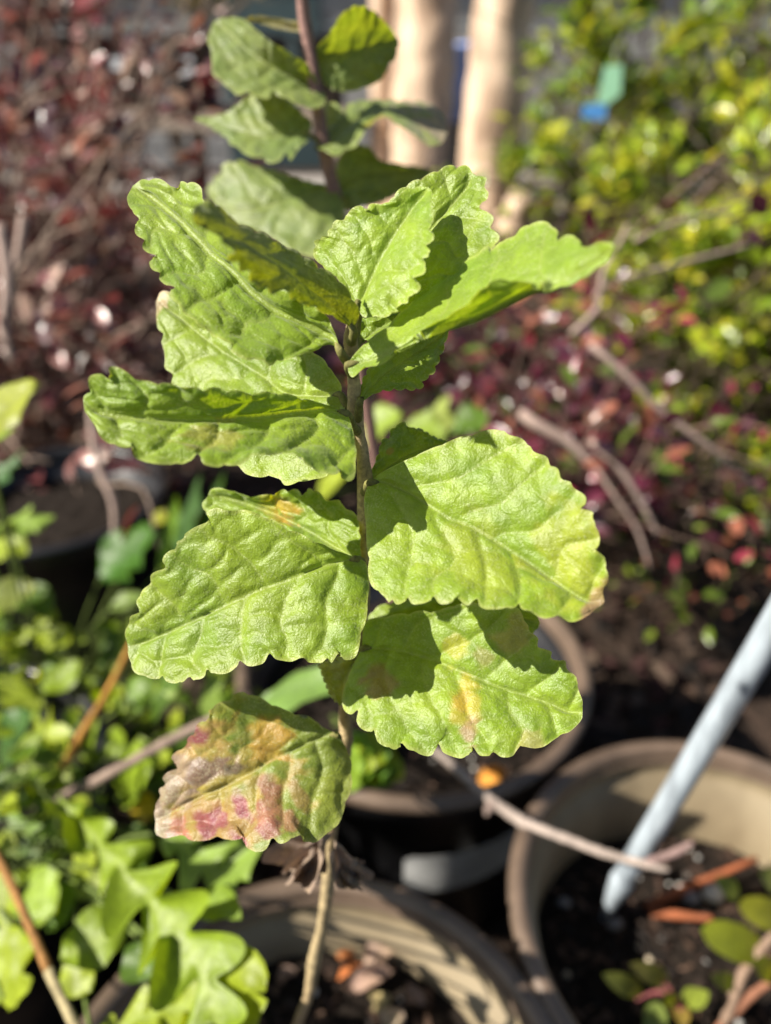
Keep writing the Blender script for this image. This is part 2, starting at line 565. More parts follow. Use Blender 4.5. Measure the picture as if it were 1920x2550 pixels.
def downy_leaf(parent, crop, d, mid, up, lo, n=(0, 0, 1), mt=(0,), ut=(0,), lt=(0,), pw=1.3, nv=5.5, quilt=.0010,
               seed=1, green=GREEN, pale=PALE, spots=(), NU=150, NV=34, petiole=None, mat='downy', label=None, smooth_in=6, teeth=12, tooth=None):
    s, ox, oy = crop
    tooth = (.0009 * FPX / d) if tooth is None else tooth
    tr = lambda pts: [(ox + x * s, oy + y * s) for x, y in pts]
    m0 = tr(mid)
    base, tip = m0[0], m0[-1]
    mc = crom(m0, NU)
    uc = crom([base] + tr(up) + [tip], NU)
    lc = crom([base] + tr(lo) + [tip], NU)

    def smooth(e):
        k = max(3, NU // 12)
        pad = np.vstack([2 * e[0] - e[1:k + 1][::-1], e, 2 * e[-1] - e[-k - 1:-1][::-1]])
        ker = np.hanning(2 * k + 1)
        ker /= ker.sum()
        return np.stack([np.convolve(pad[:, j], ker, 'valid') for j in (0, 1)], 1)
    us, ls = smooth(uc), smooth(lc)
    ut_ = np.linspace(0, 1, NU + 1)
    for e_, sm, ph in ((uc, us, .2), (lc, ls, .6)):
        tan = np.gradient(sm, axis=0)
        out = np.stack([tan[:, 1], -tan[:, 0]], 1)
        out /= np.linalg.norm(out, axis=1)[:, None] + 1e-9
        out *= np.sign(((sm - mc) * out).sum(1))[:, None]
        nt_ = teeth * (1 + .12 * vnoise(ut_ * 3 + seed, ut_ * 0 + ph, seed + 31))
        sc = np.abs(np.sin(np.pi * (nt_ * ut_ + ph))) ** .55
        amp = tooth * (.7 + .5 * vnoise(ut_ * 9, ut_ * 0 + ph + seed, seed + 33)) * ssm(.06, .2, ut_) * (1 - ssm(.95, 1, ut_))
        e_ += out * ((sc - .62) * amp)[:, None]
    vv = np.linspace(-1, 1, 2 * NV + 1)
    av = np.abs(vv)
    u = np.linspace(0, 1, NU + 1)
    pos = vv[None, :, None] >= 0
    es = np.where(pos, us[:, None], ls[:, None])
    ef = np.where(pos, uc[:, None], lc[:, None])
    A = av[None, :, None]
    px = mc[:, None] + A * (es - mc[:, None]) + (ef - es) * A ** smooth_in
    uu = u[:, None] + 0 * vv[None]
    va = av[None] + 0 * uu
    xm = (px[..., 0] - base[0]) * d / FPX
    ym = -(px[..., 1] - base[1]) * d / FPX
    t = -(n[0] * xm + n[1] * ym) / n[2]
    t = t + lst(mt, u)[:, None]
    t = t + np.where(vv[None] >= 0, lst(ut, u)[:, None], lst(lt, u)[:, None]) * va ** pw * ssm(0, .07, uu) * (1 - ssm(.90, 1, uu))
    rough_n = vnoise(uu * 4 + seed, vv[None] * 2.2 + seed * 3 + 0 * uu, seed)
    t = t + .0016 * rough_n * np.sin(np.pi * np.clip(uu, 0, 1)) * (.3 + va)
    # crenate margin lifts and dips
    t = t + .0009 * va ** 5 * vnoise(uu * 26, vv[None] * 1.3 + 0 * uu, seed + 5) * ssm(0, .1, uu) * (1 - ssm(.9, 1, uu))
    dep = d - t
    pw3 = CAMn + FWn * dep[..., None] + RTn * ((px[..., 0] - 960) / FPX * dep)[..., None] + UPn * ((1275 - px[..., 1]) / FPX * dep)[..., None]
    # vein net, laid out on the blade: a along the chord, b across it (not on the u, v grid, which pinches at the tip)
    ch = np.array(tip) - np.array(base)
    cl = np.hypot(*ch)
    ch = ch / cl
    pr = np.array([-ch[1], ch[0]])
    rel = px - np.array(base)
    aa = rel @ ch / cl
    bp = rel @ pr
    ma, mb = (mc - np.array(base)) @ ch / cl, (mc - np.array(base)) @ pr
    od = np.argsort(ma)
    bp = bp - np.interp(aa, ma[od], mb[od])
    sgn = np.sign((us[NU // 2] - mc[NU // 2]) @ pr)
    bp = bp * sgn
    Wm = max(np.abs(bp[NU // 4:3 * NU // 4]).max(), 1e-3)
    bb = bp / Wm
    ba = np.abs(bb)
    rm = np.abs(bp) * d / FPX                       # metres from the midrib
    side = np.where(bb >= 0, 0.0, 0.43)
    wig = vnoise(aa * 5 + 3, bb * 3, seed + 1)
    sv = (aa - .30 * ba ** 1.1 * Wm / cl * 2.2) * nv + side + .36 * wig
    fr = sv - np.floor(sv)
    dv = np.minimum(fr, 1 - fr) * 2
    q = ba * 4.4 + .41 * np.floor(sv) + .35 * vnoise(aa * 11, bb * 6, seed + 2) + .5 * fr
    fq = q - np.floor(q)
    dq = np.minimum(fq, 1 - fq) * 2
    dome = (1 - (1 - dv) ** 3.6) * (.48 + .52 * (1 - (1 - dq) ** 3)) * (.85 + .15 * dv)
    endf = ssm(0, .10, uu) * (1 - ssm(.93, 1, uu))
    fade = ssm(.0, .0010, rm) * endf * (1 - .5 * ssm(.8, 1, va))
    rib = np.exp(-(rm / .00042) ** 2)
    big = .40 * vnoise(aa * 14, bb * 7, seed + 3) + .28 * vnoise(aa * 31, bb * 15, seed + 4)
    h = .72 * quilt * fade * (dome - .4 + big * .5) - .0010 * np.exp(-rm / .0009) * endf
    gu = np.gradient(pw3, axis=0)
    gv = np.gradient(pw3, axis=1)
    nn = np.cross(gu, gv)
    nn /= np.linalg.norm(nn, axis=2)[..., None] + 1e-15
    tocam = CAMn - pw3
    nn *= np.sign((nn * tocam).sum(2))[..., None]
    # keep one side consistently: sign of the majority
    pw3 = pw3 + nn * h[..., None]
    # colour: green with paler veins and margin, then blotches with a shape of their own
    vein = np.maximum(np.exp(-(dv / .045) ** 2) * ssm(.0008, .003, rm) * .42, rib * .32 * ssm(0, .04, uu))
    vein = np.maximum(vein, np.exp(-(dq / .07) ** 2) * .16)
    g = np.array(green)[None, None]
    c = g * (1 + .16 * vnoise(aa * 6, bb * 4, seed + 7)[..., None] * np.array([1.3, .8, 1.0]))
    c = c + (np.array(pale) - c) * np.clip(vein, 0, 1)[..., None]
    edge = ssm(.93, 1, va)
    c = c + (np.array((.44, .46, .17)) - c) * (edge * .5)[..., None]
    dry = 0 * uu
    cell = np.modf(np.abs(np.sin(np.floor(sv) * 12.9898 + np.floor(q) * 78.233 + (bb > 0) * 3.7 + seed) * 43758.5453))[0] * 2 - 1
    for (su, svv, ru, rv, colr, amt, isdry) in spots:
        w = vnoise(aa * 9 + su * 31, bb * 6 + svv * 17, seed + 21)
        w2 = vnoise(aa * 25 + su * 31, bb * 17 + svv * 17, seed + 22)
        dd = np.sqrt(((aa - su) / ru) ** 2 + ((bb - svv) / rv) ** 2) + .34 * w + .26 * w2 + .30 * cell
        k = (1 - ssm(.55, 1.05, dd)) * amt
        k = k * (1 - .35 * np.clip(vein, 0, 1) * (1 - isdry))
        c = c + (np.array(colr) - c) * k[..., None]
        dry = np.maximum(dry, k * isdry)
    nm = part('leaf', pw3.reshape(-1, 3), quads(NU, 2 * NV), M[mat], parent, col=c.reshape(-1, 3), extra={'dry': dry.reshape(-1)})
    if label:
        nm['label'] = label
    if petiole:
        b3 = P(base[0], base[1], d)
        k = min(6, NU)
        inner = pw3[k, NV]
        s3 = Vector(petiole)
        v, f = tube_geo([s3, s3.lerp(b3, .5) + Vector((0, 0, -.0008)), b3, Vector(inner) - FW * (-.0006)], [.0013, .00105, .0009, .0005], 8, 12)
        part('petiole', v, f, M['stem'], nm, col=np.tile((.20, .19, .06), (len(v), 1)))
    return nm


YH = 0.150


def dstem(py):
    th = PITCH + math.atan((py - 1275) / FPX)
    return YH / math.cos(th) * math.cos(th - PITCH)


STEM = [(886, 765), (880, 800), (873, 845), (877, 885), (882, 960), (885, 1033), (893, 1084), (903, 1134), (908, 1200), (905, 1261), (906, 1384),
        (908, 1465), (900, 1560), (888, 1620), (868, 1690), (859, 1775), (862, 1838), (850, 1930), (828, 2050), (822, 2120), (818, 2190), (802, 2306), (783, 2388),
        (769, 2474), (742, 2550), (705, 2680)]
stem_w = [P(x, y, dstem(y) + .0015) for x, y in STEM]


def at_stem(py):
    ys = [p[1] for p in STEM]
    for i in range(len(ys) - 1):
        if ys[i] <= py <= ys[i + 1]:
            return stem_w[i].lerp(stem_w[i + 1], (py - ys[i]) / (ys[i + 1] - ys[i]))
    return stem_w[0] if py < ys[0] else stem_w[-1]


shrub = thing('downy_shrub', 'sharp downy green shrub with scalloped leaves up one stem, foremost plant', 'shrub', stem_w[-1])
nst = len(STEM)
rad = np.interp(np.linspace(0, 1, nst), [0, .15, .45, .7, 1], [.0012, .0017, .0018, .0021, .0025])
node_y = (845, 1040, 1200, 1400, 1625, 1842, 2210, 2388)
rad = [.86 * r * (1.28 if min(abs(y - k) for k in node_y) < 25 else 1) for r, (x, y) in zip(rad, STEM)]
v, f = tube_geo(stem_w, rad, 16, 220, 4, .10)
up_mix = np.clip((v[:, 2] - .27) / .12, 0, 1)[:, None]
st_c = np.array((.24, .13, .085)) * (1 - up_mix) + np.array((.27, .21, .115)) * up_mix
st_c *= 1.65 * (1 + .25 * vnoise(v[:, 2] * 300, v[:, 0] * 400, 8))[:, None]
part('stem', v, f, M['stem'], shrub, col=st_c)

# upper left leaf, quilted, pointing to the upper left
downy_leaf(shrub, Z2, .1485, [(1540, 1130), (1480, 1040), (1300, 950), (1150, 880), (1000, 770), (900, 660), (750, 530), (620, 390), (500, 280), (400, 200), (310, 150)],
           [(1500, 1000), (1440, 900), (1300, 770), (1150, 650), (1000, 540), (900, 430), (830, 330), (760, 270), (735, 235), (720, 175), (660, 130), (600, 130), (580, 165), (540, 150), (480, 118), (420, 112), (360, 118)],
           [(1480, 1075), (1380, 1130), (1250, 1165), (1180, 1190), (1110, 1215), (1090, 1180), (1010, 1185), (940, 1160), (890, 1130), (890, 1095), (830, 1050), (790, 1040), (760, 1010), (700, 985), (680, 950), (620, 910), (600, 870), (545, 830), (535, 785), (565, 755), (510, 740), (465, 700), (470, 670), (430, 650), (412, 600), (450, 570), (400, 545), (365, 500), (380, 470), (335, 440), (318, 390), (350, 350), (310, 310), (288, 250), (285, 200)],
           n=(-.05, .45, .85), mt=(0, .004, .006, .006, .003), ut=(0, .008, .012, .010, .004), lt=(0, .004, .005, .004, .001), nv=6, pw=.85, quilt=.0014, seed=11, petiole=at_stem(905),
           label='quilted leaf pointing to the upper left')
# young folded leaf arching towards the camera, underside showing
downy_leaf(shrub, Z2, .1470, [(1620, 1010), (1590, 950), (1500, 850), (1400, 770), (1250, 650), (1100, 550), (960, 470), (850, 420), (750, 375), (660, 335)],
           [(1655, 900), (1620, 830), (1560, 740), (1480, 670), (1400, 620), (1300, 550), (1200, 500), (1100, 440), (1000, 400), (930, 375), (870, 310), (800, 260), (740, 240), (680, 280)],
           [(1560, 960), (1480, 915), (1380, 870), (1300, 835), (1250, 820), (1240, 780), (1190, 770), (1130, 785), (1090, 750), (1060, 755), (1010, 710), (1000, 660), (950, 650), (935, 610), (890, 590), (885, 560), (915, 540), (880, 500), (845, 480), (830, 440), (790, 400), (700, 385)],
           mt=(0, .008, .016, .025, .033), ut=(-.002, -.006, -.009, -.006, -.002), lt=(-.001, .003, .004, .003, .001), pw=1.1, nv=5.5, quilt=.0004, seed=12, green=(.135, .165, .010), petiole=at_stem(850),
           label='young leaf folded along its midrib, yellow underside showing')
# fan leaf at the top centre
downy_leaf(shrub, Z3, .1500, [(310, 790), (360, 680), (415, 560), (470, 460), (540, 350), (610, 250), (680, 180)],
           [(270, 745), (245, 700), (190, 640), (130, 590), (90, 540), (80, 510), (102, 490), (93, 460), (130, 436), (163, 440), (165, 400), (200, 355), (242, 352), (255, 322), (290, 290), (335, 280), (360, 302), (380, 275), (440, 262), (500, 265), (515, 238), (560, 200), (620, 178)],
           [(340, 850), (400, 852), (470, 845), (520, 820), (515, 800), (570, 780), (575, 745), (610, 735), (635, 690), (610, 655), (660, 620), (667, 580), (648, 550), (680, 540), (692, 510), (665, 480), (702, 465), (705, 430), (680, 400), (707, 370), (700, 330), (690, 300), (697, 250), (695, 200)],
           n=(-.36, .12, .92), ut=(0, .000, .001, .001, .0), lt=(0, .004, .008, .006, .002), nv=5, quilt=.0006, seed=13, petiole=at_stem(860),
           green=GREEN * 1.12, label='fan shaped leaf standing upright at the shoot tip')
# leaf behind it, half in its shadow
downy_leaf(shrub, Z1, .1535, [(860, 1640), (1000, 1450), (1150, 1280), (1280, 1120), (1400, 980), (1450, 895)],
           [(880, 1500), (920, 1300), (980, 1130), (1050, 1010), (1120, 955), (1210, 915), (1260, 888), (1320, 868), (1390, 862), (1430, 868)],
           [(1000, 1640), (1200, 1560), (1400, 1440), (1500, 1330), (1570, 1270), (1588, 1225), (1550, 1180), (1555, 1130), (1520, 1100), (1490, 1075), (1525, 1040), (1528, 1000), (1505, 970), (1518, 925), (1470, 910)],
           n=(-.36, .12, .92), mt=(0, -.003, -.004, -.005), ut=(0, .002, .002, 0), lt=(0, .003, .003, .001), nv=5, quilt=.0009, seed=14, petiole=at_stem(880),
           label='leaf behind the upright leaf, half in its shadow')
# long right leaf
downy_leaf(shrub, Z3, .1480, [(265, 1100), (350, 1075), (480, 1015), (650, 945), (800, 897), (940, 850), (1080, 780), (1220, 715), (1330, 680), (1450, 600), (1560, 535), (1650, 490)],
           [(285, 1060), (350, 990), (480, 890), (560, 810), (700, 690), (830, 600), (870, 560), (920, 535), (960, 500), (995, 486), (1008, 510), (1060, 455), (1130, 435), (1160, 395), (1210, 370), (1280, 360), (1330, 385), (1350, 420), (1340, 455), (1400, 432), (1445, 438), (1470, 470), (1472, 494), (1560, 472), (1620, 465)],
           [(265, 1135), (290, 1165), (350, 1112), (390, 1108), (440, 1090), (480, 1062), (530, 1030), (600, 985), (680, 915), (760, 865), (850, 810), (900, 765), (970, 700), (1040, 663), (1150, 668), (1250, 690), (1330, 690), (1400, 688), (1460, 658), (1540, 605), (1610, 560)],
           mt=(0, .006, .012, .019, .026, .034), ut=(0, -.008, -.013, -.013, -.007, 0), lt=(.0, .002, .004, .005, .003, 0), pw=1.15, nv=5.5, quilt=.0004, seed=15, petiole=at_stem(930),
           green=GREEN * 1.12, label='long leaf reaching right, yellow underside lit through along its lower edge')
# dark leaf under it
downy_leaf(shrub, Z3, .1570, [(325, 1290), (390, 1200), (480, 1120), (600, 1040), (720, 960), (790, 900)],
           [(340, 1180), (420, 1060), (520, 980), (640, 910), (740, 880)],
           [(360, 1275), (400, 1245), (480, 1232), (560, 1228), (620, 1228), (655, 1205), (650, 1185), (700, 1150), (725, 1100), (745, 1050), (770, 980)],
           n=(.0, .35, .94), mt=(0, -.004, -.006), nv=5, quilt=.0006, seed=16, petiole=at_stem(1050), label='shaded dark leaf beneath the long right leaf')
# leaf behind the left pair
downy_leaf(shrub, Z2, .1650, [(1545, 1390), (1400, 1385), (1210, 1370), (1060, 1260), (850, 1130), (700, 1020), (580, 920), (450, 830)],
           [(1545, 1330), (1500, 1260), (1440, 1180), (1350, 1120), (1200, 1050), (1000, 950), (800, 850), (650, 790), (540, 775), (480, 785)],
           [(1570, 1500), (1560, 1700), (1473, 1854), (1380, 1890), (1299, 1909), (1212, 1916), (1179, 1882), (1060, 1873), (962, 1846), (930, 1801), (800, 1700), (680, 1550), (600, 1430), (560, 1360), (532, 1310), (548, 1265), (508, 1230), (508, 1180), (500, 1130), (478, 1080), (502, 1035), (468, 1000), (455, 950), (448, 880)],
           n=(-.25, .42, .87), mt=(0, -.003, -.004, -.002), ut=(0, .003, .003, .002), lt=(0, .0, -.002, 0), nv=5.5, quilt=.0014, seed=17, petiole=at_stem(1060),
           spots=[(1.0, 0, .06, .6, (.5, .35, .25), .8, .5)], label='bright quilted leaf behind the two left leaves')
# left middle leaf, nearest
downy_leaf(shrub, Z4, .1530, [(1500, 375), (1400, 347), (1200, 368), (1000, 392), (820, 402), (560, 402), (330, 388), (160, 362), (62, 320)],
           [(1480, 352), (1420, 333), (1300, 300), (1180, 272), (1060, 262), (960, 262), (800, 240), (640, 232), (500, 205), (420, 200), (350, 183), (300, 150), (240, 120), (203, 122), (193, 150), (218, 187), (160, 163), (103, 170), (88, 210), (102, 243), (65, 280)],
           [(1520, 420), (1545, 540), (1548, 650), (1530, 725), (1490, 738), (1465, 690), (1440, 705), (1400, 690), (1350, 690), (1290, 660), (1240, 605), (1150, 592), (1020, 600), (960, 625), (880, 652), (790, 660), (720, 645), (690, 610), (682, 584), (650, 620), (560, 652), (440, 648), (360, 625), (328, 585), (337, 548), (290, 558), (220, 545), (160, 500), (130, 440), (75, 375)],
           n=(.02, .40, .90), mt=(0, .005, .010, .013, .014), ut=(0, .004, .007, .007, .002), lt=(0, .003, .003, .002, .001), pw=1.0, nv=5.5, quilt=.0015, seed=18, petiole=at_stem(1075),
           spots=[(.52, -.25, .12, .25, (.36, .22, .09), .35, 0)], label='left leaf nearest the camera, its margin curled')
# small leaf behind the big left one
downy_leaf(shrub, Z6, .1700, [(1520, 480), (1350, 390), (1200, 300), (1000, 200), (800, 130), (650, 90), (585, 80)],
           [(1515, 420), (1510, 330), (1500, 250), (1480, 190), (1425, 165), (1385, 110), (1310, 110), (1260, 65), (1205, 43), (1170, 80), (1120, 52), (1030, 55), (960, 84), (830, 80), (720, 60), (650, 40), (600, 45)],
           [(1400, 470), (1200, 450), (1000, 400), (800, 320), (650, 250), (570, 190), (555, 140)],
           n=(-.25, .30, .92), mt=(0, -.004, -.005, -.003), ut=(0, .003, .004, .002), lt=(0, .002, .002, 0), nv=5, quilt=.0013, seed=19, petiole=at_stem(1420),
           spots=[(.55, .18, .09, .35, ORA, .75, .1), (.62, .3, .12, .4, YEL, .5, 0)], label='leaf with an orange blotch peeking over the big left leaf')
# big left leaf
downy_leaf(shrub, Z6, .1660, [(1505, 470), (1400, 483), (1280, 510), (1000, 620), (820, 685), (650, 770), (400, 885), (230, 960), (95, 1010)],
           [(1470, 455), (1400, 430), (1200, 350), (1000, 250), (870, 190), (780, 170), (700, 177), (640, 163), (578, 190), (582, 232), (520, 270), (470, 305), (448, 325), (440, 350), (398, 368), (390, 392), (338, 430), (318, 480), (332, 522), (300, 533), (238, 570), (225, 622), (188, 660), (158, 720), (155, 795), (110, 830), (83, 930)],
           [(1550, 500), (1562, 600), (1560, 700), (1540, 850), (1500, 1000), (1470, 1070), (1405, 1088), (1382, 1045), (1335, 1102), (1310, 1075), (1270, 1112), (1200, 1095), (1160, 1068), (1080, 1097), (1000, 1085), (960, 1045), (920, 1102), (830, 1127), (778, 1090), (760, 1122), (690, 1167), (610, 1172), (578, 1140), (550, 1192), (500, 1212), (470, 1185), (420, 1227), (340, 1217), (308, 1185), (280, 1197), (180, 1182), (120, 1130), (98, 1060)],
           n=(-.22, .30, .93), mt=(0, .003, .003, .001, -.002), ut=(0, .006, .008, .004, 0), lt=(-.004, -.001, .001, .001, 0), nv=5.5, quilt=.0016, seed=20, petiole=at_stem(1440),
           label='big quilted leaf at left centre, fully sunlit')
# big right leaf
downy_leaf(shrub, Z5, .1610, [(140, 480), (240, 480), (380, 542), (540, 640), (600, 682), (750, 740), (900, 830), (1080, 945), (1250, 1065), (1420, 1170), (1535, 1185)],
           [(170, 455), (250, 400), (430, 315), (560, 260), (650, 225), (730, 200), (850, 175), (930, 168), (972, 202), (1040, 220), (1100, 265), (1122, 302), (1190, 330), (1210, 368), (1260, 400), (1275, 462), (1340, 478), (1362, 520), (1412, 560), (1418, 610), (1400, 628), (1462, 660), (1462, 692), (1490, 740), (1502, 850), (1480, 872), (1530, 930), (1552, 1010), (1547, 1080), (1525, 1112)],
           [(118, 540), (110, 620), (128, 800), (135, 950), (150, 1060), (180, 1120), (240, 1160), (265, 1187), (282, 1168), (305, 1202), (350, 1192), (370, 1156), (400, 1197), (490, 1192), (522, 1152), (560, 1195), (630, 1192), (660, 1160), (720, 1205), (778, 1172), (800, 1215), (880, 1227), (990, 1227), (1026, 1186), (1050, 1230), (1100, 1252), (1180, 1282), (1262, 1268), (1330, 1302), (1420, 1282), (1475, 1232), (1525, 1200)],
           n=(-.25, .32, .91), mt=(0, .001, .001, .000, -.001), ut=(0, .003, .006, .005, .001), lt=(-.002, .002, .004, .003, .0), nv=5.5, quilt=.0011, seed=21, petiole=at_stem(1225),
           green=GREEN * 1.08, spots=[(.98, 0, .05, .5, (.30, .13, .13), .7, .3), (.8, .3, .2, .5, YEL, .25, 0), (.5, -.35, .2, .4, YEL, .16, 0)], label='big pale leaf at right centre with a leaf shadow at its base')
# dark leaf behind the big right one
downy_leaf(shrub, Z5, .1700, [(140, 470), (250, 380), (400, 300), (520, 255), (620, 240)],
           [(160, 400), (200, 300), (213, 235), (265, 207), (275, 160), (320, 130), (355, 123), (385, 160), (430, 158), (500, 195), (560, 222)],
           [(250, 450), (400, 400), (550, 330), (620, 270)],
           n=(.1, .3, .95), nv=5, quilt=.0008, seed=22, petiole=at_stem(1215), spots=[(.35, .3, .05, .1, (.3, .2, .05), .8, .3)], label='dark leaf in shade behind the big right leaf')
# lower right leaf with yellow blotch
downy_leaf(shrub, Z8, .1800, [(245, 368), (400, 372), (560, 405), (660, 435), (780, 482), (950, 555), (1070, 600), (1200, 642), (1350, 692), (1450, 738), (1548, 750)],
           [(245, 300), (262, 212), (330, 188), (450, 170), (600, 150), (700, 148), (720, 138), (800, 110), (920, 104), (1040, 112), (1150, 130), (1180, 150), (1222, 220), (1230, 272), (1280, 310), (1295, 352), (1362, 390), (1370, 432), (1442, 440), (1455, 492), (1512, 540), (1525, 622), (1547, 680)],
           [(215, 410), (150, 560), (128, 650), (135, 722), (180, 762), (222, 738), (215, 790), (240, 840), (290, 867), (312, 848), (340, 920), (400, 962), (450, 962), (480, 925), (520, 970), (600, 997), (660, 992), (690, 936), (720, 980), (770, 1002), (830, 1017), (880, 1002), (895, 945), (940, 1002), (990, 1012), (1020, 978), (1070, 1007), (1140, 1002), (1175, 945), (1200, 947), (1280, 957), (1360, 932), (1410, 878), (1470, 862), (1540, 795)],
           n=(-.25, .34, .90), mt=(0, .001, .001, .000, -.001), ut=(0, .003, .005, .004, .001), lt=(-.003, .001, .003, .002, 0), nv=5.5, quilt=.0014, seed=23, petiole=at_stem(1660),
           green=GREEN * 1.06, spots=[(.50, -.33, .075, .27, YEL, .8, 0), (.48, -.30, .04, .16, ORA, .45, 0), (.55, -.55, .06, .16, (.38, .22, .16), .7, .3), (.40, .22, .05, .18, YEL, .5, 0), (.52, .2, .05, .12, (.4, .27, .15), .35, .2),
                                      (.62, .55, .09, .25, (.38, .27, .12), .5, 0), (.13, -.36, .09, .18, (.27, .18, .06), .8, .1), (.82, -.5, .07, .2, (.34, .26, .12), .5, .2)],
           label='lower right leaf with a yellow blotch beside its midrib')
# lower left ageing leaf
downy_leaf(shrub, Z7, .1850, [(1330, 415), (1270, 420), (1150, 462), (900, 580), (820, 622), (650, 722), (450, 815), (250, 910), (75, 1010)],
           [(1300, 395), (1230, 360), (1130, 290), (1030, 262), (960, 240), (850, 190), (780, 158), (700, 123), (630, 140), (590, 170), (500, 208), (448, 250), (452, 300), (380, 338), (350, 390), (298, 450), (290, 490), (220, 535), (190, 580), (222, 642), (160, 678), (128, 720), (140, 755), (105, 790), (115, 845), (78, 900), (68, 960)],
           [(1390, 500), (1430, 620), (1432, 700), (1420, 800), (1370, 950), (1320, 1060), (1250, 1100), (1170, 1162), (1105, 1150), (1085, 1100), (1000, 1152), (940, 1162), (890, 1130), (870, 1152), (820, 1212), (750, 1222), (700, 1182), (690, 1115), (640, 1147), (560, 1137), (510, 1115), (450, 1142), (330, 1147), (250, 1108), (140, 1132), (80, 1100)],
           n=(-.20, .34, .92), mt=(0, .003, .004, .002, 0), ut=(0, .004, .006, .003, 0), lt=(-.008, -.004, .002, .002, 0), nv=5.5, quilt=.0016, seed=24, petiole=at_stem(1880),
           green=(.175, .225, .028),
           spots=[(.70, .10, .45, .75, (.36, .25, .06), .7, 0), (.75, -.45, .30, .5, (.37, .19, .07), .55, 0), (.30, .30, .12, .35, ORA, .6, 0), (.75, .55, .25, .45, (.46, .28, .10), .7, 0),
                  (.62, .60, .07, .18, RED, .9, 0), (.68, .62, .05, .14, RED, .7, 0), (.58, -.28, .05, .22, RED, .95, 0), (.70, -.30, .055, .20, RED, .9, 0), (.42, -.22, .06, .16, RED, .6, 0),
                  (.66, -.62, .05, .20, RED, .95, 0), (.78, -.35, .05, .18, RED, .9, 0), (.82, -.65, .055, .20, RED, .95, 0), (.74, -.8, .04, .14, RED, .9, 0), (.50, -.6, .05, .22, RED, .75, 0), (.40, -.7, .05, .18, (.36, .14, .10), .7, 0),
                  (.92, -.35, .06, .35, (.42, .12, .12), .7, 0), (.48, -.45, .05, .10, (.34, .15, .1), .7, 0), (.30, -.5, .04, .2, (.34, .16, .08), .5, 0),
                  (.66, .22, .16, .16, BRO, .95, 1), (.86, .35, .14, .40, GRY, .8, 1), (.95, .70, .05, .3, (.12, .09, .07), .9, 1), (.55, .10, .09, .09, (.10, .07, .05), .85, 1), (.57, -.1, .04, .10, (.17, .10, .05), .8, 1),
                  (.98, -.2, .07, .8, GRY, .85, 1), (.86, -.97, .10, .14, GRY, .8, 1), (.66, -.98, .06, .12, GRY, .7, 1), (.50, -.95, .05, .17, (.11, .08, .06), .95, 1), (.10, .35, .025, .10, (.06, .05, .03), .9, 1)],
           label='ageing lower left leaf blotched yellow, crimson and brown')
# yellowing leaf behind the stem
downy_leaf(shrub, Z0, .1850, [(884, 1632), (862, 1680), (850, 1720), (847, 1758)], [(830, 1640), (796, 1652), (800, 1675), (815, 1715), (832, 1745)], [(880, 1680), (872, 1720), (858, 1745)],
           n=(-.3, .2, .93), nv=4, quilt=.0005, seed=25, green=(.26, .27, .05), NU=70, NV=16, petiole=at_stem(1640), label='yellowing small leaf folded behind the stem')
# hidden pale leaf below the big right one
downy_leaf(shrub, Z0, .1930, [(905, 1600), (1000, 1545), (1150, 1515), (1250, 1520), (1345, 1550)], [(930, 1520), (1050, 1482), (1150, 1470), (1260, 1475), (1320, 1500)], [(1000, 1620), (1150, 1600), (1280, 1590), (1330, 1575)],
           n=(-.15, .4, .9), nv=5, quilt=.0008, seed=26, NU=90, NV=20, petiole=at_stem(1640), label='leaf mostly hidden below the big right leaf')
# leaf base showing between the upright leaf and the long right leaf
downy_leaf(shrub, Z0, .1590, [(893, 850), (930, 820), (965, 800), (1000, 780)], [(895, 800), (930, 785), (970, 775)], [(905, 850), (930, 845), (965, 825), (990, 800)],
           n=(-.2, .4, .9), nv=4, quilt=.0005, seed=27, NU=60, NV=16, petiole=at_stem(870), label='small leaf between the upright and the long right leaf')
# ------------------------------------------------------------------ ribbons: weed leaves, grass, dry leaves
def shape_w(kind, u, lob=5, ph=0.0):
    e = np.clip(u, 0, 1)
    if kind == 'ellip':
        return np.sin(np.pi * e ** .9) ** .75
    if kind == 'round':
        return np.clip(1 - (2 * e - 1) ** 2, 0, 1) ** .5
    if kind == 'lance':
        return np.clip(e / .3, 0, 1) ** .6 * np.clip((1 - e) / .7, 0, 1) ** .8
    if kind == 'grass':
        return np.clip(1 - e ** 2.5, 0, 1) * .9 + .02
    if kind == 'lobed':
        env = .30 + .70 * ssm(.0, .55, e) * (1 - ssm(.88, 1.0, e) * .95)
        x = (e * lob + ph) % 1.0
        saw = np.clip(np.sin(np.pi * x ** 1.5), 0, 1) ** .85
        return np.clip(env * (.15 + .85 * saw), .01, 1)
    return np.ones_like(e)


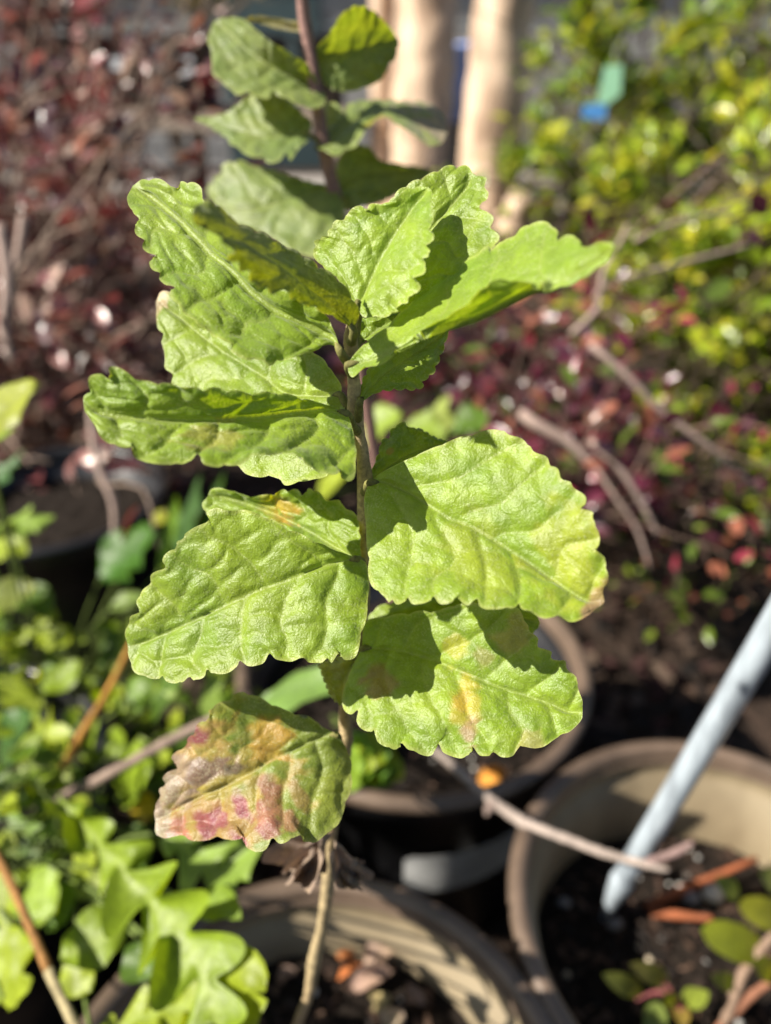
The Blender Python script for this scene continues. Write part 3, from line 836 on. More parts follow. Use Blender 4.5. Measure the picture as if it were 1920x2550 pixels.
def blade(parent, pts, w, kind='ellip', nrm=None, col=(.09, .17, .02), fold=.18, curl=0.0, nu=None, nv=3, mat='weed', name='leaf', skew=0.0, lob=5, seed=1, wavy=.0, petiole=0, rib=None):
    pts = [Vector(p) for p in pts]
    nu = nu or (90 if kind == 'lobed' else 14)
    c = crom([tuple(p) for p in pts], nu)
    T = np.gradient(c, axis=0)
    T /= np.linalg.norm(T, axis=1)[:, None]
    N0 = np.array(nrm if nrm is not None else CV(-.3, .55, .75))
    Sd = np.cross(T, N0)
    Sd /= np.linalg.norm(Sd, axis=1)[:, None] + 1e-9
    Nn = np.cross(Sd, T)
    u = np.linspace(0, 1, nu + 1)
    wl = shape_w(kind, u, lob, 0) * w
    wr = shape_w(kind, u, lob, .31 if kind == 'lobed' else 0) * w
    vv = np.linspace(-1, 1, 2 * nv + 1)
    ww = np.where(vv[None] < 0, wl[:, None], wr[:, None])
    off = vv[None] * ww
    av = np.abs(vv)[None]
    hn = fold * np.abs(off) - curl * off ** 2 / max(w, 1e-6) + wavy * w * vnoise(u[:, None] * 7 + seed, vv[None] * 2 + seed + 0 * u[:, None], seed) * av
    p = c[:, None] + Sd[:, None] * off[..., None] + Nn[:, None] * hn[..., None] + T[:, None] * (skew * np.abs(off))[..., None]
    cc = np.array(col)[None, None] * (1 + .18 * vnoise(u[:, None] * 5 + seed, vv[None] * 2 + 0 * u[:, None], seed + 3))[..., None]
    if rib is not None:
        k = np.exp(-(av / .22) ** 2)[..., None] * .8
        cc = cc + (np.array(rib) - cc) * k
    return part(name, p.reshape(-1, 3), quads(nu, 2 * nv), M[mat], parent, col=cc.reshape(-1, 3))


def stick(name, parent, pts, r, col, mat='twig', sides=8, n=None, rough=.12, seed=1):
    v, f = tube_geo(pts, r, sides, n, seed, rough)
    c = np.tile(np.array(col), (len(v), 1)) * (1 + .25 * vnoise(v[:, 0] * 120, v[:, 2] * 120, seed))[:, None]
    if parent is None:
        return mesh_obj(name, v, f, M[mat], None, col=c)
    return part(name, v, f, M[mat], parent, col=c)


# dry shrivelled leaves hanging on the lower stem (still attached)
for i, (pts, w) in enumerate([([(806, 2078), (768, 2108), (738, 2148), (722, 2172)], .0065), ([(800, 2085), (782, 2122), (768, 2152), (752, 2168)], .0055),
                              ([(832, 2090), (843, 2130), (858, 2166), (888, 2180)], .0048), ([(812, 2120), (772, 2160), (748, 2196)], .0030), ([(850, 2150), (872, 2172), (885, 2195)], .0040)]):
    blade(shrub, [P(x, y, .226 - .003 * (i % 3) + .002 * k) for k, (x, y) in enumerate(pts)], w, 'ellip', CV(-.4 + .3 * i, .2, .8), (.24, .18, .145), .9, -.6, 26, 5, 'dry_leaf', wavy=1.1, seed=31 + i)

# ------------------------------------------------------------------ the second shoot behind, out of focus
ST2 = [P(752, -160, .255), P(752, -40, .262), P(757, 40, .268), P(768, 110, .272), P(783, 200, .277), P(795, 290, .282), P(806, 360, .287), P(820, 430, .293), P(836, 500, .30), P(870, 720, .325), P(935, 1150, .39), P(985, 1500, .455), Vector((POTM[0] - .015, POTM[1] - .06, RIMZ - .055))]
rear = thing('downy_shrub', 'blurred taller downy shoot with a reddish stem behind the sharp one, top centre', 'shrub', ST2[-1])
v, f = tube_geo(ST2, [.0021, .0022, .0024, .0025, .0026, .0027, .0028, .0028, .003, .003, .0032, .0034, .0036], 12, 120, 6, .08)
part('stem', v, f, M['stem'], rear, col=np.tile((.34, .20, .17), (len(v), 1)))
RG = np.array((.17, .228, .055))
kw = dict(NU=90, NV=20, green=RG, quilt=.0011)
downy_leaf(rear, Z1, .279, [(668, 470), (600, 425), (480, 375), (370, 320), (260, 240), (160, 140), (110, 110)],
           [(640, 410), (590, 330), (500, 270), (440, 235), (380, 195), (320, 145), (270, 105), (220, 90), (150, 95)],
           [(690, 500), (670, 555), (600, 560), (500, 520), (420, 485), (400, 505), (350, 512), (290, 480), (230, 492), (180, 450), (130, 410), (100, 370), (100, 290), (80, 200)],
           n=(-.1, .3, .94), mt=(0, .006, .010, .012, .008), ut=(0, .014, .016, .010, 0), lt=(0, .002, 0, 0, 0), nv=6, seed=41, petiole=P(797, 245, .280), label='rear leaf rolled over at its upper margin, left of the reddish stem', **kw)
downy_leaf(rear, Z1, .274, [(575, 150), (500, 125), (400, 105), (270, 95)], [(550, 115), (450, 95), (340, 80)], [(540, 165), (430, 145), (340, 115)],
           n=(0, .8, .6), mt=(0, .01, .02), nv=4, seed=42, petiole=P(765, 95, .271), NU=50, NV=12, green=(.23, .19, .04), quilt=.0005, label='narrow yellowing rear leaf at the very top')
downy_leaf(rear, Z1, .276, [(612, 290), (680, 310), (780, 280), (880, 250), (980, 230), (1072, 215)],
           [(640, 250), (700, 180), (735, 130), (770, 80), (810, 45), (855, 28), (930, 50), (1010, 130), (1050, 180)],
           [(650, 370), (700, 450), (800, 476), (900, 450), (980, 410), (1020, 330), (1040, 320), (1060, 270)],
           n=(.25, -.10, .95), mt=(0, .004, .006, .006), ut=(0, .012, .018, .012, 0), lt=(0, -.003, -.004, 0), nv=5, seed=43, petiole=P(776, 160, .275), label='rear leaf at upper right, its top glowing yellow against the light', **kw)
downy_leaf(rear, Z1, .284, [(600, 690), (480, 690), (360, 700), (240, 670), (120, 640), (0, 612)],
           [(620, 640), (560, 580), (480, 510), (420, 495), (350, 492), (290, 500), (200, 570), (120, 600), (60, 606)],
           [(590, 735), (540, 780), (510, 830), (480, 800), (440, 840), (390, 842), (350, 815), (290, 812), (240, 770), (200, 752), (180, 720), (140, 692), (60, 640)],
           n=(-.15, .45, .88), mt=(0, .003, .004, 0), ut=(0, .004, .004, 0), lt=(0, .003, .003, 0), nv=6, seed=44, petiole=P(797, 350, .285), label='rear leaf pointing left with a drawn out tip', **kw)
downy_leaf(rear, Z1, .284, [(640, 765), (720, 720), (830, 620), (950, 560), (1100, 560), (1230, 610), (1320, 690)],
           [(690, 690), (760, 620), (800, 560), (830, 530), (950, 520), (1100, 523), (1230, 540), (1300, 600)],
           [(690, 785), (740, 812), (790, 780), (850, 752), (880, 700), (930, 640), (990, 602), (1050, 640), (1130, 692), (1220, 752), (1290, 742)],
           n=(-.1, .5, .86), mt=(0, .0, -.002, -.006), ut=(0, -.006, -.008, 0), lt=(0, .003, .006, 0), nv=5, seed=45, petiole=P(803, 355, .286),
           spots=[(.98, -.1, .3, 1.2, (.26, .20, .15), .9, .6), (.45, -.5, .08, .3, YEL, .6, 0)], label='rear leaf arching right, its tip faded grey brown', **kw)
downy_leaf(rear, Z1, .290, [(665, 700), (700, 640), (725, 580), (728, 530)], [(660, 640), (675, 570), (700, 535)], [(710, 680), (770, 620), (780, 580), (750, 540)], n=(-.3, .3, .9), nv=4, seed=46,
           petiole=P(803, 345, .286), NU=50, NV=12, green=(.27, .33, .10), quilt=.0006, label='small pale rear leaf right against the reddish stem')
downy_leaf(rear, Z1, .296, [(745, 985), (660, 975), (540, 1010), (400, 1060), (250, 1090), (130, 1050), (72, 985)],
           [(700, 960), (560, 928), (400, 880), (300, 855), (240, 828), (215, 850), (190, 835), (150, 860), (155, 895), (110, 920), (115, 950), (85, 955)],
           [(790, 1080), (780, 1180), (720, 1290), (640, 1335), (500, 1300), (400, 1230), (300, 1190), (200, 1150), (120, 1080), (90, 1030)],
           n=(-.2, .35, .91), mt=(0, .003, .004, .001), ut=(0, .002, .003, 0), lt=(0, -.002, -.003, 0), nv=5, seed=47, petiole=P(830, 480, .297), label='large rear leaf with a shadow stripe, above the two left leaves', **kw)
downy_leaf(rear, Z1, .298, [(740, 985), (830, 920), (950, 890), (1080, 880), (1245, 882)],
           [(740, 900), (765, 805), (850, 750), (920, 770), (970, 830), (1060, 850), (1150, 865)],
           [(790, 1020), (850, 1060), (930, 1065), (1060, 1012), (1150, 960), (1210, 930)],
           n=(.35, .1, .93), mt=(0, -.003, -.003, 0), ut=(0, .006, .005, 0), nv=5, seed=48, petiole=P(832, 480, .298), label='dark shaded rear leaf right of the reddish stem', **kw)
downy_leaf(rear, Z1, .303, [(760, 1000), (800, 1040), (850, 1060), (895, 1050)], [(780, 990), (830, 1000), (880, 1030)], [(770, 1050), (800, 1085), (850, 1085)], n=(-.3, .3, .9), nv=4, seed=49, petiole=P(836, 495, .30),
           NU=50, NV=12, green=(.24, .30, .10), quilt=.0006, label='small pale rear leaf under the dark one')

# ------------------------------------------------------------------ stake, twig and things lying in the right pot
stake = thing('garden_stake', 'light blue grey coated garden stake leaning in the right pot', 'stake', P(1500, 2290, .517))
top, low = P(2130, 1222, .285), P(1545, 2200, .487)
v, f = tube_geo([low, low.lerp(top, .33), low.lerp(top, .66), top], .0071, 24, 40)
part('shaft', v, f, M['stake'], stake)
tp = P(1497, 2300, .520)
v, f = tube_geo([tp, tp.lerp(low, .35), tp.lerp(low, .8), low.lerp(top, .004)], [.0006, .0034, .0068, .0076], 20, 20)
part('point', v, f, M['stake'], stake)
v, f = tube_geo([low.lerp(top, .004), low.lerp(top, .012), low.lerp(top, .03)], [.0077, .0082, .0072], 20, 8)
part('collar', v, f, M['stake'], stake)
tw = thing('dry_twig', 'bare pale brown twig resting across the rim of the right pot', 'twig', P(1330, 2058, .478))
stick('main_stem', tw, [P(1010, 1795, .52), P(1085, 1868, .51), P(1160, 1935, .50), P(1230, 1998, .488), P(1300, 2045, .477), P(1330, 2058, .472), P(1400, 2085, .462), P(1500, 2122, .447), P(1560, 2140, .438), P(1620, 2155, .43), P(1665, 2168, .425)],
      [.0026, .0027, .0029, .0033, .0038, .0031, .0029, .0027, .0025, .0023, .0013], (.38, .31, .265), n=110, rough=.22)
stick('side_shoot', tw, [P(1610, 2150, .432), P(1650, 2135, .43), P(1690, 2118, .428), P(1725, 2098, .425)], [.003, .0024, .0024, .0015], (.24, .16, .145), n=24, rough=.3)
stick('spur', tw, [P(1228, 2000, .488), P(1215, 2018, .485), P(1212, 2032, .484)], [.004, .0028, .001], (.27, .2, .17))
for lab, a, b in (('long orange dry stalk lying on the soil of the right pot', (1605, 2256), (1885, 2138)), ('short orange dry stalk below the long one in the right pot', (1620, 2272), (1775, 2288))):
    o = stick('dry_stalk', None, [G(*a, .168), (G(*a, .168) + G(*b, .185)) / 2, G(*b, .185)], [.0036, .003, .0022], (.30, .095, .04), sides=7)
    tag(o, lab, 'stalk')
for lab, x, y, s in (('white perlite grain beside the orange stalks in the right pot', 1775, 2222, .0075), ('grey pebble left of the white grain in the right pot', 1722, 2236, .006), ('grey pebble by the stake point in the right pot', 1405, 2248, .0045),
                     ('grey pebble below the stake point in the right pot', 1530, 2300, .005)):
    c = G(x, y, .170)
    bm = bmesh.new()
    bmesh.ops.create_icosphere(bm, subdivisions=2, radius=s)
    vv_ = np.array([q.co[:] for q in bm.verts])
    ff = [[k.index for k in q.verts] for q in bm.faces]
    bm.free()
    vv_ = vv_ * (1 + .25 * vnoise(vv_[:, 0] / s * 2 + 5, vv_[:, 1] / s * 2 + vv_[:, 2] / s + 5, int(x)))[:, None] * np.array([1.2, .9, .8])
    o = mesh_obj('pebble', vv_ + np.array(c), ff, M['bits'], None, col=np.tile((.62, .56, .45) if s > .007 else (.20, .19, .19), (len(vv_), 1)))
    tag(o, lab, 'pebble')

seedling = thing('seedling', 'seedling with round yellow green leaves, lower right corner pot', 'seedling', G(1790, 2560, .165))
YG = (.30, .34, .03)
sb = world_of(seedling)
for a, b, w, k, cc in [((1905, 2370), (1745, 2315), .0105, 'round', YG), ((1960, 2290), (1838, 2255), .009, 'round', (.34, .34, .03)), ((1600, 2470), (1500, 2425), .0062, 'ellip', (.24, .26, .06)), ((1665, 2440), (1568, 2400), .0062, 'ellip', (.23, .21, .06)),
                       ((1640, 2495), (1612, 2590), .0068, 'ellip', (.22, .28, .07)), ((1680, 2500), (1655, 2470), .005, 'ellip', (.2, .26, .04)), ((1700, 2490), (1765, 2470), .006, 'ellip', (.2, .25, .04)), ((1690, 2500), (1700, 2560), .005, 'ellip', (.28, .2, .05)),
                       ((1830, 2450), (1770, 2430), .005, 'ellip', (.16, .22, .03)), ((1840, 2230), (1780, 2185), .006, 'ellip', (.10, .15, .03)), ((1930, 2430), (1880, 2390), .007, 'round', YG), ((1930, 2200), (1890, 2170), .007, 'ellip', (.12, .17, .03))]:
    pa, pb = P(*a, .445), P(*b, .425)
    blade(seedling, [pa, (pa + pb) / 2 + CV(0, .3, 1) * .002, pb], w, k, CV(-.3, .5, .8), cc, .15, seed=int(a[0]))
for pts, r, cc in [([(1790, 2600), (1850, 2425), (1935, 2320)], .0036, (.25, .17, .12)), ([(1720, 2640), (1690, 2500), (1640, 2470), (1585, 2490)], .0016, (.26, .08, .08)), ([(1690, 2500), (1660, 2455), (1640, 2440)], .0013, (.26, .08, .08)),
                   ([(1850, 2425), (1860, 2380), (1905, 2370)], .0015, (.25, .15, .08)), ([(1760, 2600), (1870, 2480), (1960, 2420)], .003, (.27, .12, .07))]:
    stick('stem', seedling, [P(x, y, .44) for x, y in pts], [r, r * .9, r * .7] if len(pts) == 3 else [r, r, r * .8, r * .5], cc, n=16)
# dry chips on the soil of the bottom pot
rng = random.Random(12)
for i, (x, y, dx, dy, w, cc) in enumerate([(905, 2400, 90, -40, .007, (.34, .24, .19)), (870, 2470, 110, -55, .006, (.30, .20, .16)), (840, 2440, 60, -40, .0025, (.36, .12, .04)), (930, 2510, 45, -20, .005, (.30, .24, .12)), (960, 2560, 40, -30, .006, (.33, .26, .18)),
                                           (880, 2395, -45, -15, .004, (.34, .13, .05)), (700, 2440, 40, -20, .004, (.22, .15, .12)), (1010, 2480, 50, 20, .005, (.16, .11, .09)), (990, 2560, 10, -50, .004, (.33, .25, .2))]):
    b = thing('bark_chip', ['largest pale dry leaf scrap on the soil beside the stem', 'pale dry leaf scrap just below the largest one', 'thin rust orange splinter by the stem foot', 'small straw coloured scrap right of the stem foot',
                            'straw coloured scrap at the bottom edge of the picture', 'rust orange chip behind the pale scraps', 'brown chip left of the stem foot', 'dark brown chip by the right wall of the tan pot', 'upright pale chip at the bottom edge'][i], 'chip', G(x, y, RIMZ - .055))
    p0, p1 = G(x, y, RIMZ - .052), G(x + dx, y + dy, RIMZ - .044)
    blade(b, [p0, (p0 + p1) / 2 + Vector((0, 0, .003)), p1], w, 'ellip', Vector((-.2, -.2, 1)), cc, .5, -.4, 14, 3, 'dry_leaf', name='chip', wavy=.6, seed=50 + i)

# ------------------------------------------------------------------ weeds at lower left
def weed(name, label, cat, base, leaves, stalks=()):
    t = thing(name, label, cat, base)
    for i, L in enumerate(leaves):
        pts, w, kind, cc = L[:4]
        opt = L[4] if len(L) > 4 else {}
        blade(t, [P(*q) for q in pts], w, kind, opt.get('n'), cc, opt.get('fold', .2), opt.get('curl', 0), seed=int(pts[0][0] + 7 * i + 3) % 97, skew=opt.get('skew', .55 if kind == 'lobed' else 0),
              lob=opt.get('lob', 5), wavy=opt.get('wavy', .25), rib=opt.get('rib'), nv=4 if kind == 'lobed' else 3)
        rg_ = random.Random(i + len(leaves))
        p0, bb_ = P(*pts[0]), Vector(base) + Vector((rg_.uniform(-.03, .03), rg_.uniform(-.03, .03), 0))
        stick('leaf_stalk', t, [p0, p0.lerp(bb_, .35) + Vector((0, 0, .012)), bb_], [.0009, .0012, .0016], (.13, .18, .04), n=10, sides=6, rough=.05)
    for pts, r, cc in stalks:
        stick('stalk', t, [P(*q) for q in pts], r, cc, n=20, rough=.05)
    return t


W1, W2, W3 = (.175, .25, .018), (.23, .29, .022), (.075, .14, .015)
RIBC = (.26, .33, .08)
weed('lobed_weed', 'lobed bright green weed leaves hanging over the left side of the tan pot', 'weed', Vector((-.22, .30, .2)), [
    ([(150, 1985, .36), (252, 2104, .335), (378, 2246, .31), (462, 2343, .295), (512, 2440, .283), (545, 2590, .27)], .020, 'lobed', W1, dict(lob=7, rib=RIBC, wavy=.5, n=CV(-.1, .45, .85))),
    ([(230, 2600, .30), (340, 2540, .295), (430, 2510, .29), (560, 2510, .28)], .015, 'lobed', W2, dict(n=CV(-.1, .75, .6), rib=RIBC, lob=5)),
    ([(400, 2075, .37), (460, 2120, .36), (520, 2165, .35), (620, 2180, .34)], .018, 'lobed', (.20, .30, .05), dict(lob=3, n=CV(-.2, .7, .6))),
    ([(470, 2330, .30), (540, 2400, .29), (620, 2420, .28), (660, 2470, .275)], .009, 'round', W2, dict(n=CV(-.3, .5, .8), curl=.5)),
    ([(560, 2550, .285), (610, 2520, .28), (665, 2490, .275)], .008, 'ellip', W2),
    ([(320, 2295, .34), (235, 2340, .335), (147, 2388, .33)], .014, 'ellip', W1, dict(n=CV(-.3, .6, .7), rib=RIBC)),
    ([(160, 2395, .335), (195, 2430, .33), (225, 2470, .325)], .010, 'ellip', W2),
    ([(380, 2345, .32), (365, 2390, .315), (370, 2440, .31)], .012, 'round', W3),
    ([(480, 2260, .32), (560, 2250, .31), (600, 2290, .30)], .007, 'ellip', (.16, .24, .03)),
])
weed('leafy_weed', 'clump of smooth rounded weed leaves in the lower left corner', 'weed', Vector((-.33, .33, .2)), [
    ([(-60, 2420, .36), (20, 2400, .355), (95, 2365, .35)], .017, 'ellip', W2, dict(n=CV(-.1, .6, .75))),
    ([(10, 2490, .34), (40, 2470, .335), (78, 2440, .33)], .007, 'ellip', W2),
    ([(70, 2200, .40), (100, 2230, .39), (135, 2275, .38)], .014, 'round', (.24, .34, .05), dict(n=CV(-.4, .6, .7))),
    ([(110, 2240, .40), (150, 2260, .40), (168, 2300, .39)], .012, 'round', W3),
    ([(-20, 2170, .40), (10, 2260, .39), (20, 2340, .38)], .012, 'lance', W2),
    ([(195, 2110, .42), (215, 2150, .41), (215, 2195, .40)], .008, 'round', W2),
    ([(225, 2160, .40), (245, 2190, .40), (265, 2290, .39)], .006, 'ellip', (.35, .42, .12)),
    ([(190, 2180, .42), (205, 2205, .42), (200, 2240, .42)], .007, 'round', W1),
    ([(40, 2330, .37), (52, 2345, .37), (62, 2375, .37)], .006, 'round', (.36, .42, .14)),
], [([(-30, 2090, .36), (20, 2185, .345), (63, 2280, .33), (122, 2419, .31)], [.0022, .0022, .002, .0022], (.30, .15, .045)), ([(122, 2419, .31), (150, 2480, .30), (185, 2550, .29), (230, 2650, .28)], [.0024, .002, .0022, .0022], (.36, .30, .16))])
weed('leafy_weed', 'tangle of smaller green weed leaves along the left edge, above the lobed leaves', 'weed', Vector((-.36, .55, .0)), [
    ([(300, 1990, .50), (330, 1940, .49), (375, 1890, .48)], .016, 'round', W1, dict(n=CV(-.2, .5, .8))),
    ([(330, 1995, .50), (360, 2010, .49), (390, 2025, .48)], .009, 'round', (.40, .30, .03)),
    ([(360, 1870, .50), (400, 1885, .49), (425, 1895, .48)], .009, 'ellip', W2),
    ([(0, 1910, .55), (40, 1830, .54), (85, 1770, .53)], .020, 'ellip', (.055, .12, .03)),
    ([(40, 1900, .53), (90, 1850, .52), (135, 1800, .51)], .014, 'lobed', W2, dict(lob=3)),
    ([(-10, 1990, .50), (10, 1980, .50), (28, 2030, .49)], .010, 'round', W2),
    ([(160, 1960, .53), (120, 1920, .52), (115, 1860, .51)], .010, 'ellip', W1),
    ([(250, 1900, .53), (210, 1860, .53), (240, 1830, .52)], .012, 'lobed', W1, dict(lob=3)),
    ([(260, 1880, .52), (290, 1850, .52), (300, 1810, .52)], .011, 'round', W1),
    ([(120, 1960, .50), (150, 1930, .50), (160, 1900, .5)], .012, 'round', W2),
    ([(320, 1750, .52), (360, 1720, .52), (385, 1720, .52)], .016, 'round', (.11, .19, .02)),
    ([(410, 1730, .50), (430, 1705, .5), (440, 1690, .5)], .010, 'round', (.24, .32, .10)),
    ([(530, 1800, .50), (530, 1720, .5), (560, 1690, .5)], .010, 'ellip', (.17, .25, .05)),
    ([(520, 1850, .55), (470, 1860, .55), (400, 1840, .55)], .018, 'ellip', W3),
    ([(500, 1560, .5), (450, 1650, .5), (380, 1800, .5)], .016, 'lance', W3),
    ([(640, 1760, .42), (740, 1722, .41), (850, 1690, .40), (960, 1665, .39)], .014, 'lance', (.15, .25, .06), dict(n=CV(-.3, .7, .6))),
    ([(100, 1700, .6), (160, 1690, .6), (200, 1650, .6)], .014, 'round', W1),
    ([(-20, 1690, .6), (60, 1740, .6), (110, 1760, .6)], .012, 'ellip', W2),
    ([(30, 2060, .52), (90, 2130, .5), (60, 2210, .48)], .013, 'lance', W3),
    ([(150, 2020, .5), (110, 2100, .5), (90, 2200, .48)], .012, 'lance', W3),
    ([(300, 2080, .46), (340, 2120, .45), (330, 2200, .44)], .014, 'ellip', W3),
    ([(640, 2110, .5), (560, 2130, .5), (480, 2110, .5)], .010, 'lance', (.12, .2, .02)),
], [([(155, 1915, .48), (210, 1820, .48), (270, 1720, .49), (335, 1590, .5)], [.003, .0032, .0026, .0022], (.38, .19, .035))])
weed('leafy_weed', 'patch of blurred weed leaves at the left edge beside the black pot', 'weed', Vector((-.42, .62, .0)), [
    ([(40, 1600, .62), (90, 1570, .62), (130, 1585, .61)], .013, 'lobed', W2, dict(lob=3)),
    ([(110, 1610, .62), (150, 1590, .62), (175, 1600, .61)], .011, 'round', W2),
    ([(20, 1500, .62), (90, 1490, .62), (130, 1530, .62)], .014, 'ellip', W3),
    ([(-20, 1470, .6), (40, 1480, .6), (90, 1460, .6)], .018, 'ellip', (.17, .20, .05)),
    ([(-40, 1330, .58), (30, 1300, .57), (95, 1315, .56)], .016, 'lobed', (.22, .32, .06), dict(lob=3, n=CV(-.3, .8, .5))),
    ([(-30, 1370, .58), (30, 1360, .57), (70, 1380, .57)], .014, 'ellip', W2),
    ([(-20, 1220, .6), (20, 1170, .6), (60, 1120, .6)], .013, 'lance', (.05, .12, .03)),
    ([(-40, 1080, .36), (20, 1020, .355), (92, 950, .35)], .014, 'ellip', (.24, .27, .03), dict(n=CV(-.3, .4, .85))),
    ([(-30, 1110, .38), (0, 1090, .37), (35, 1070, .37)], .008, 'ellip', (.18, .25, .03)),
    ([(250, 1440, .70), (310, 1390, .7), (385, 1330, .69)], .032, 'round', (.05, .13, .012)),
    ([(400, 1420, .68), (425, 1330, .67), (442, 1235, .66)], .013, 'lance', (.12, .21, .02)),
    ([(430, 1420, .70), (470, 1310, .69), (500, 1180, .68)], .020, 'lance', (.055, .12, .03)),
    ([(470, 1400, .70), (520, 1300, .69), (560, 1170, .68)], .014, 'lance', (.05, .11, .02)),
    ([(380, 1300, .7), (400, 1290, .7), (420, 1285, .7)], .010, 'round', (.25, .26, .02)),
    ([(270, 1520, .66), (330, 1490, .66), (380, 1500, .66)], .010, 'lance', (.16, .23, .05)),
    ([(280, 1560, .66), (270, 1640, .65), (230, 1720, .64)], .010, 'lance', W3), ([(330, 1540, .64), (310, 1600, .64), (280, 1680, .63)], .007, 'lance', W1),
], [])
weed('leafy_weed', 'low weeds growing in the black pot behind the lower right leaf', 'weed', Vector((POTM[0] - .06, POTM[1] - .05, RIMZ - .05)), [
    ([(870, 1930, .47), (900, 1880, .46), (905, 1830, .45)], .018, 'round', (.10, .19, .02)), ([(960, 1960, .47), (930, 1900, .46), (970, 1840, .45)], .016, 'round', (.08, .16, .02)),
    ([(880, 1900, .46), (930, 1870, .45), (985, 1880, .45)], .012, 'ellip', W2), ([(900, 1940, .47), (960, 1910, .46), (1010, 1920, .46)], .010, 'ellip', W1),
    ([(975, 1940, .46), (990, 1920, .46), (1000, 1905, .46)], .006, 'round', (.3, .34, .05)), ([(860, 1960, .46), (875, 1900, .45), (880, 1850, .45)], .012, 'ellip', (.18, .28, .03)), ([(1060, 1780, .5), (1000, 1790, .5), (930, 1800, .5)], .012, 'ellip', W3)])
o = blade(thing('fallen_leaf', 'orange fallen leaf on the soil of the black pot', 'leaf', G(1235, 1950, .21)), [G(1190, 1960, .215), G(1235, 1940, .225), G(1270, 1950, .215)], .009, 'ellip', CV(-.2, .6, .7), (.5, .22, .04), .3, -.3, mat='dry_leaf', name='blade', seed=5)
weed('leafy_weed', 'few pale green weed leaves seen past the stem at mid height', 'weed', G(1000, 1250, 0.0), [
    ([(900, 1110, .62), (950, 1060, .61), (1000, 1030, .6)], .020, 'ellip', (.24, .33, .05)), ([(1110, 1070, .64), (1108, 1020, .63), (1115, 985, .62)], .012, 'ellip', (.30, .36, .10)), ([(1010, 1060, .66), (1060, 1065, .65), (1110, 1090, .64)], .016, 'ellip', (.20, .28, .04)),
    ([(800, 1240, .64), (820, 1210, .63), (860, 1180, .62)], .014, 'round', (.26, .32, .03)), ([(1130, 1080, .68), (1170, 1050, .67), (1200, 1080, .66)], .018, 'ellip', W3)])
for lab, pts, rr, cc in (('pale lit twig crossing the weeds behind the ageing leaf', [(-60, 2075, .46), (100, 2010, .46), (252, 1938, .455), (378, 1868, .45), (500, 1806, .445), (600, 1760, .44)], [.0036, .0036, .0034, .0032, .003, .0026], (.26, .19, .15)),):
    t = thing('dry_twig', lab, 'twig', P(252, 1938, .455))
    stick('main_stem', t, [P(*q) for q in pts], rr, cc, n=40, rough=.2)

# ------------------------------------------------------------------ shrubs
def leaf_template(ln, wd, col, bend, seed):
    b = Bag()
    prof = ((0, .05), (.12, .45), (.35, .92), (.6, 1.0), (.82, .66), (1.0, .05))
    v = []
    for u, w in prof:
        for s in (-1, 0, 1):
            v.append((u * ln, s * w * wd * .5, -bend * ln * u * u + abs(s) * w * wd * .16))
    b.add(np.array(v), quads(5, 2), col)
    return np.array(v), b.f, col


def to_px(p):
    r = Vector(p) - CAM
    dd = r.dot(FW)
    return (960 + FPX * r.dot(RT) / dd, 1275 - FPX * r.dot(UP) / dd, dd) if dd > .05 else (9e9, 9e9, dd)


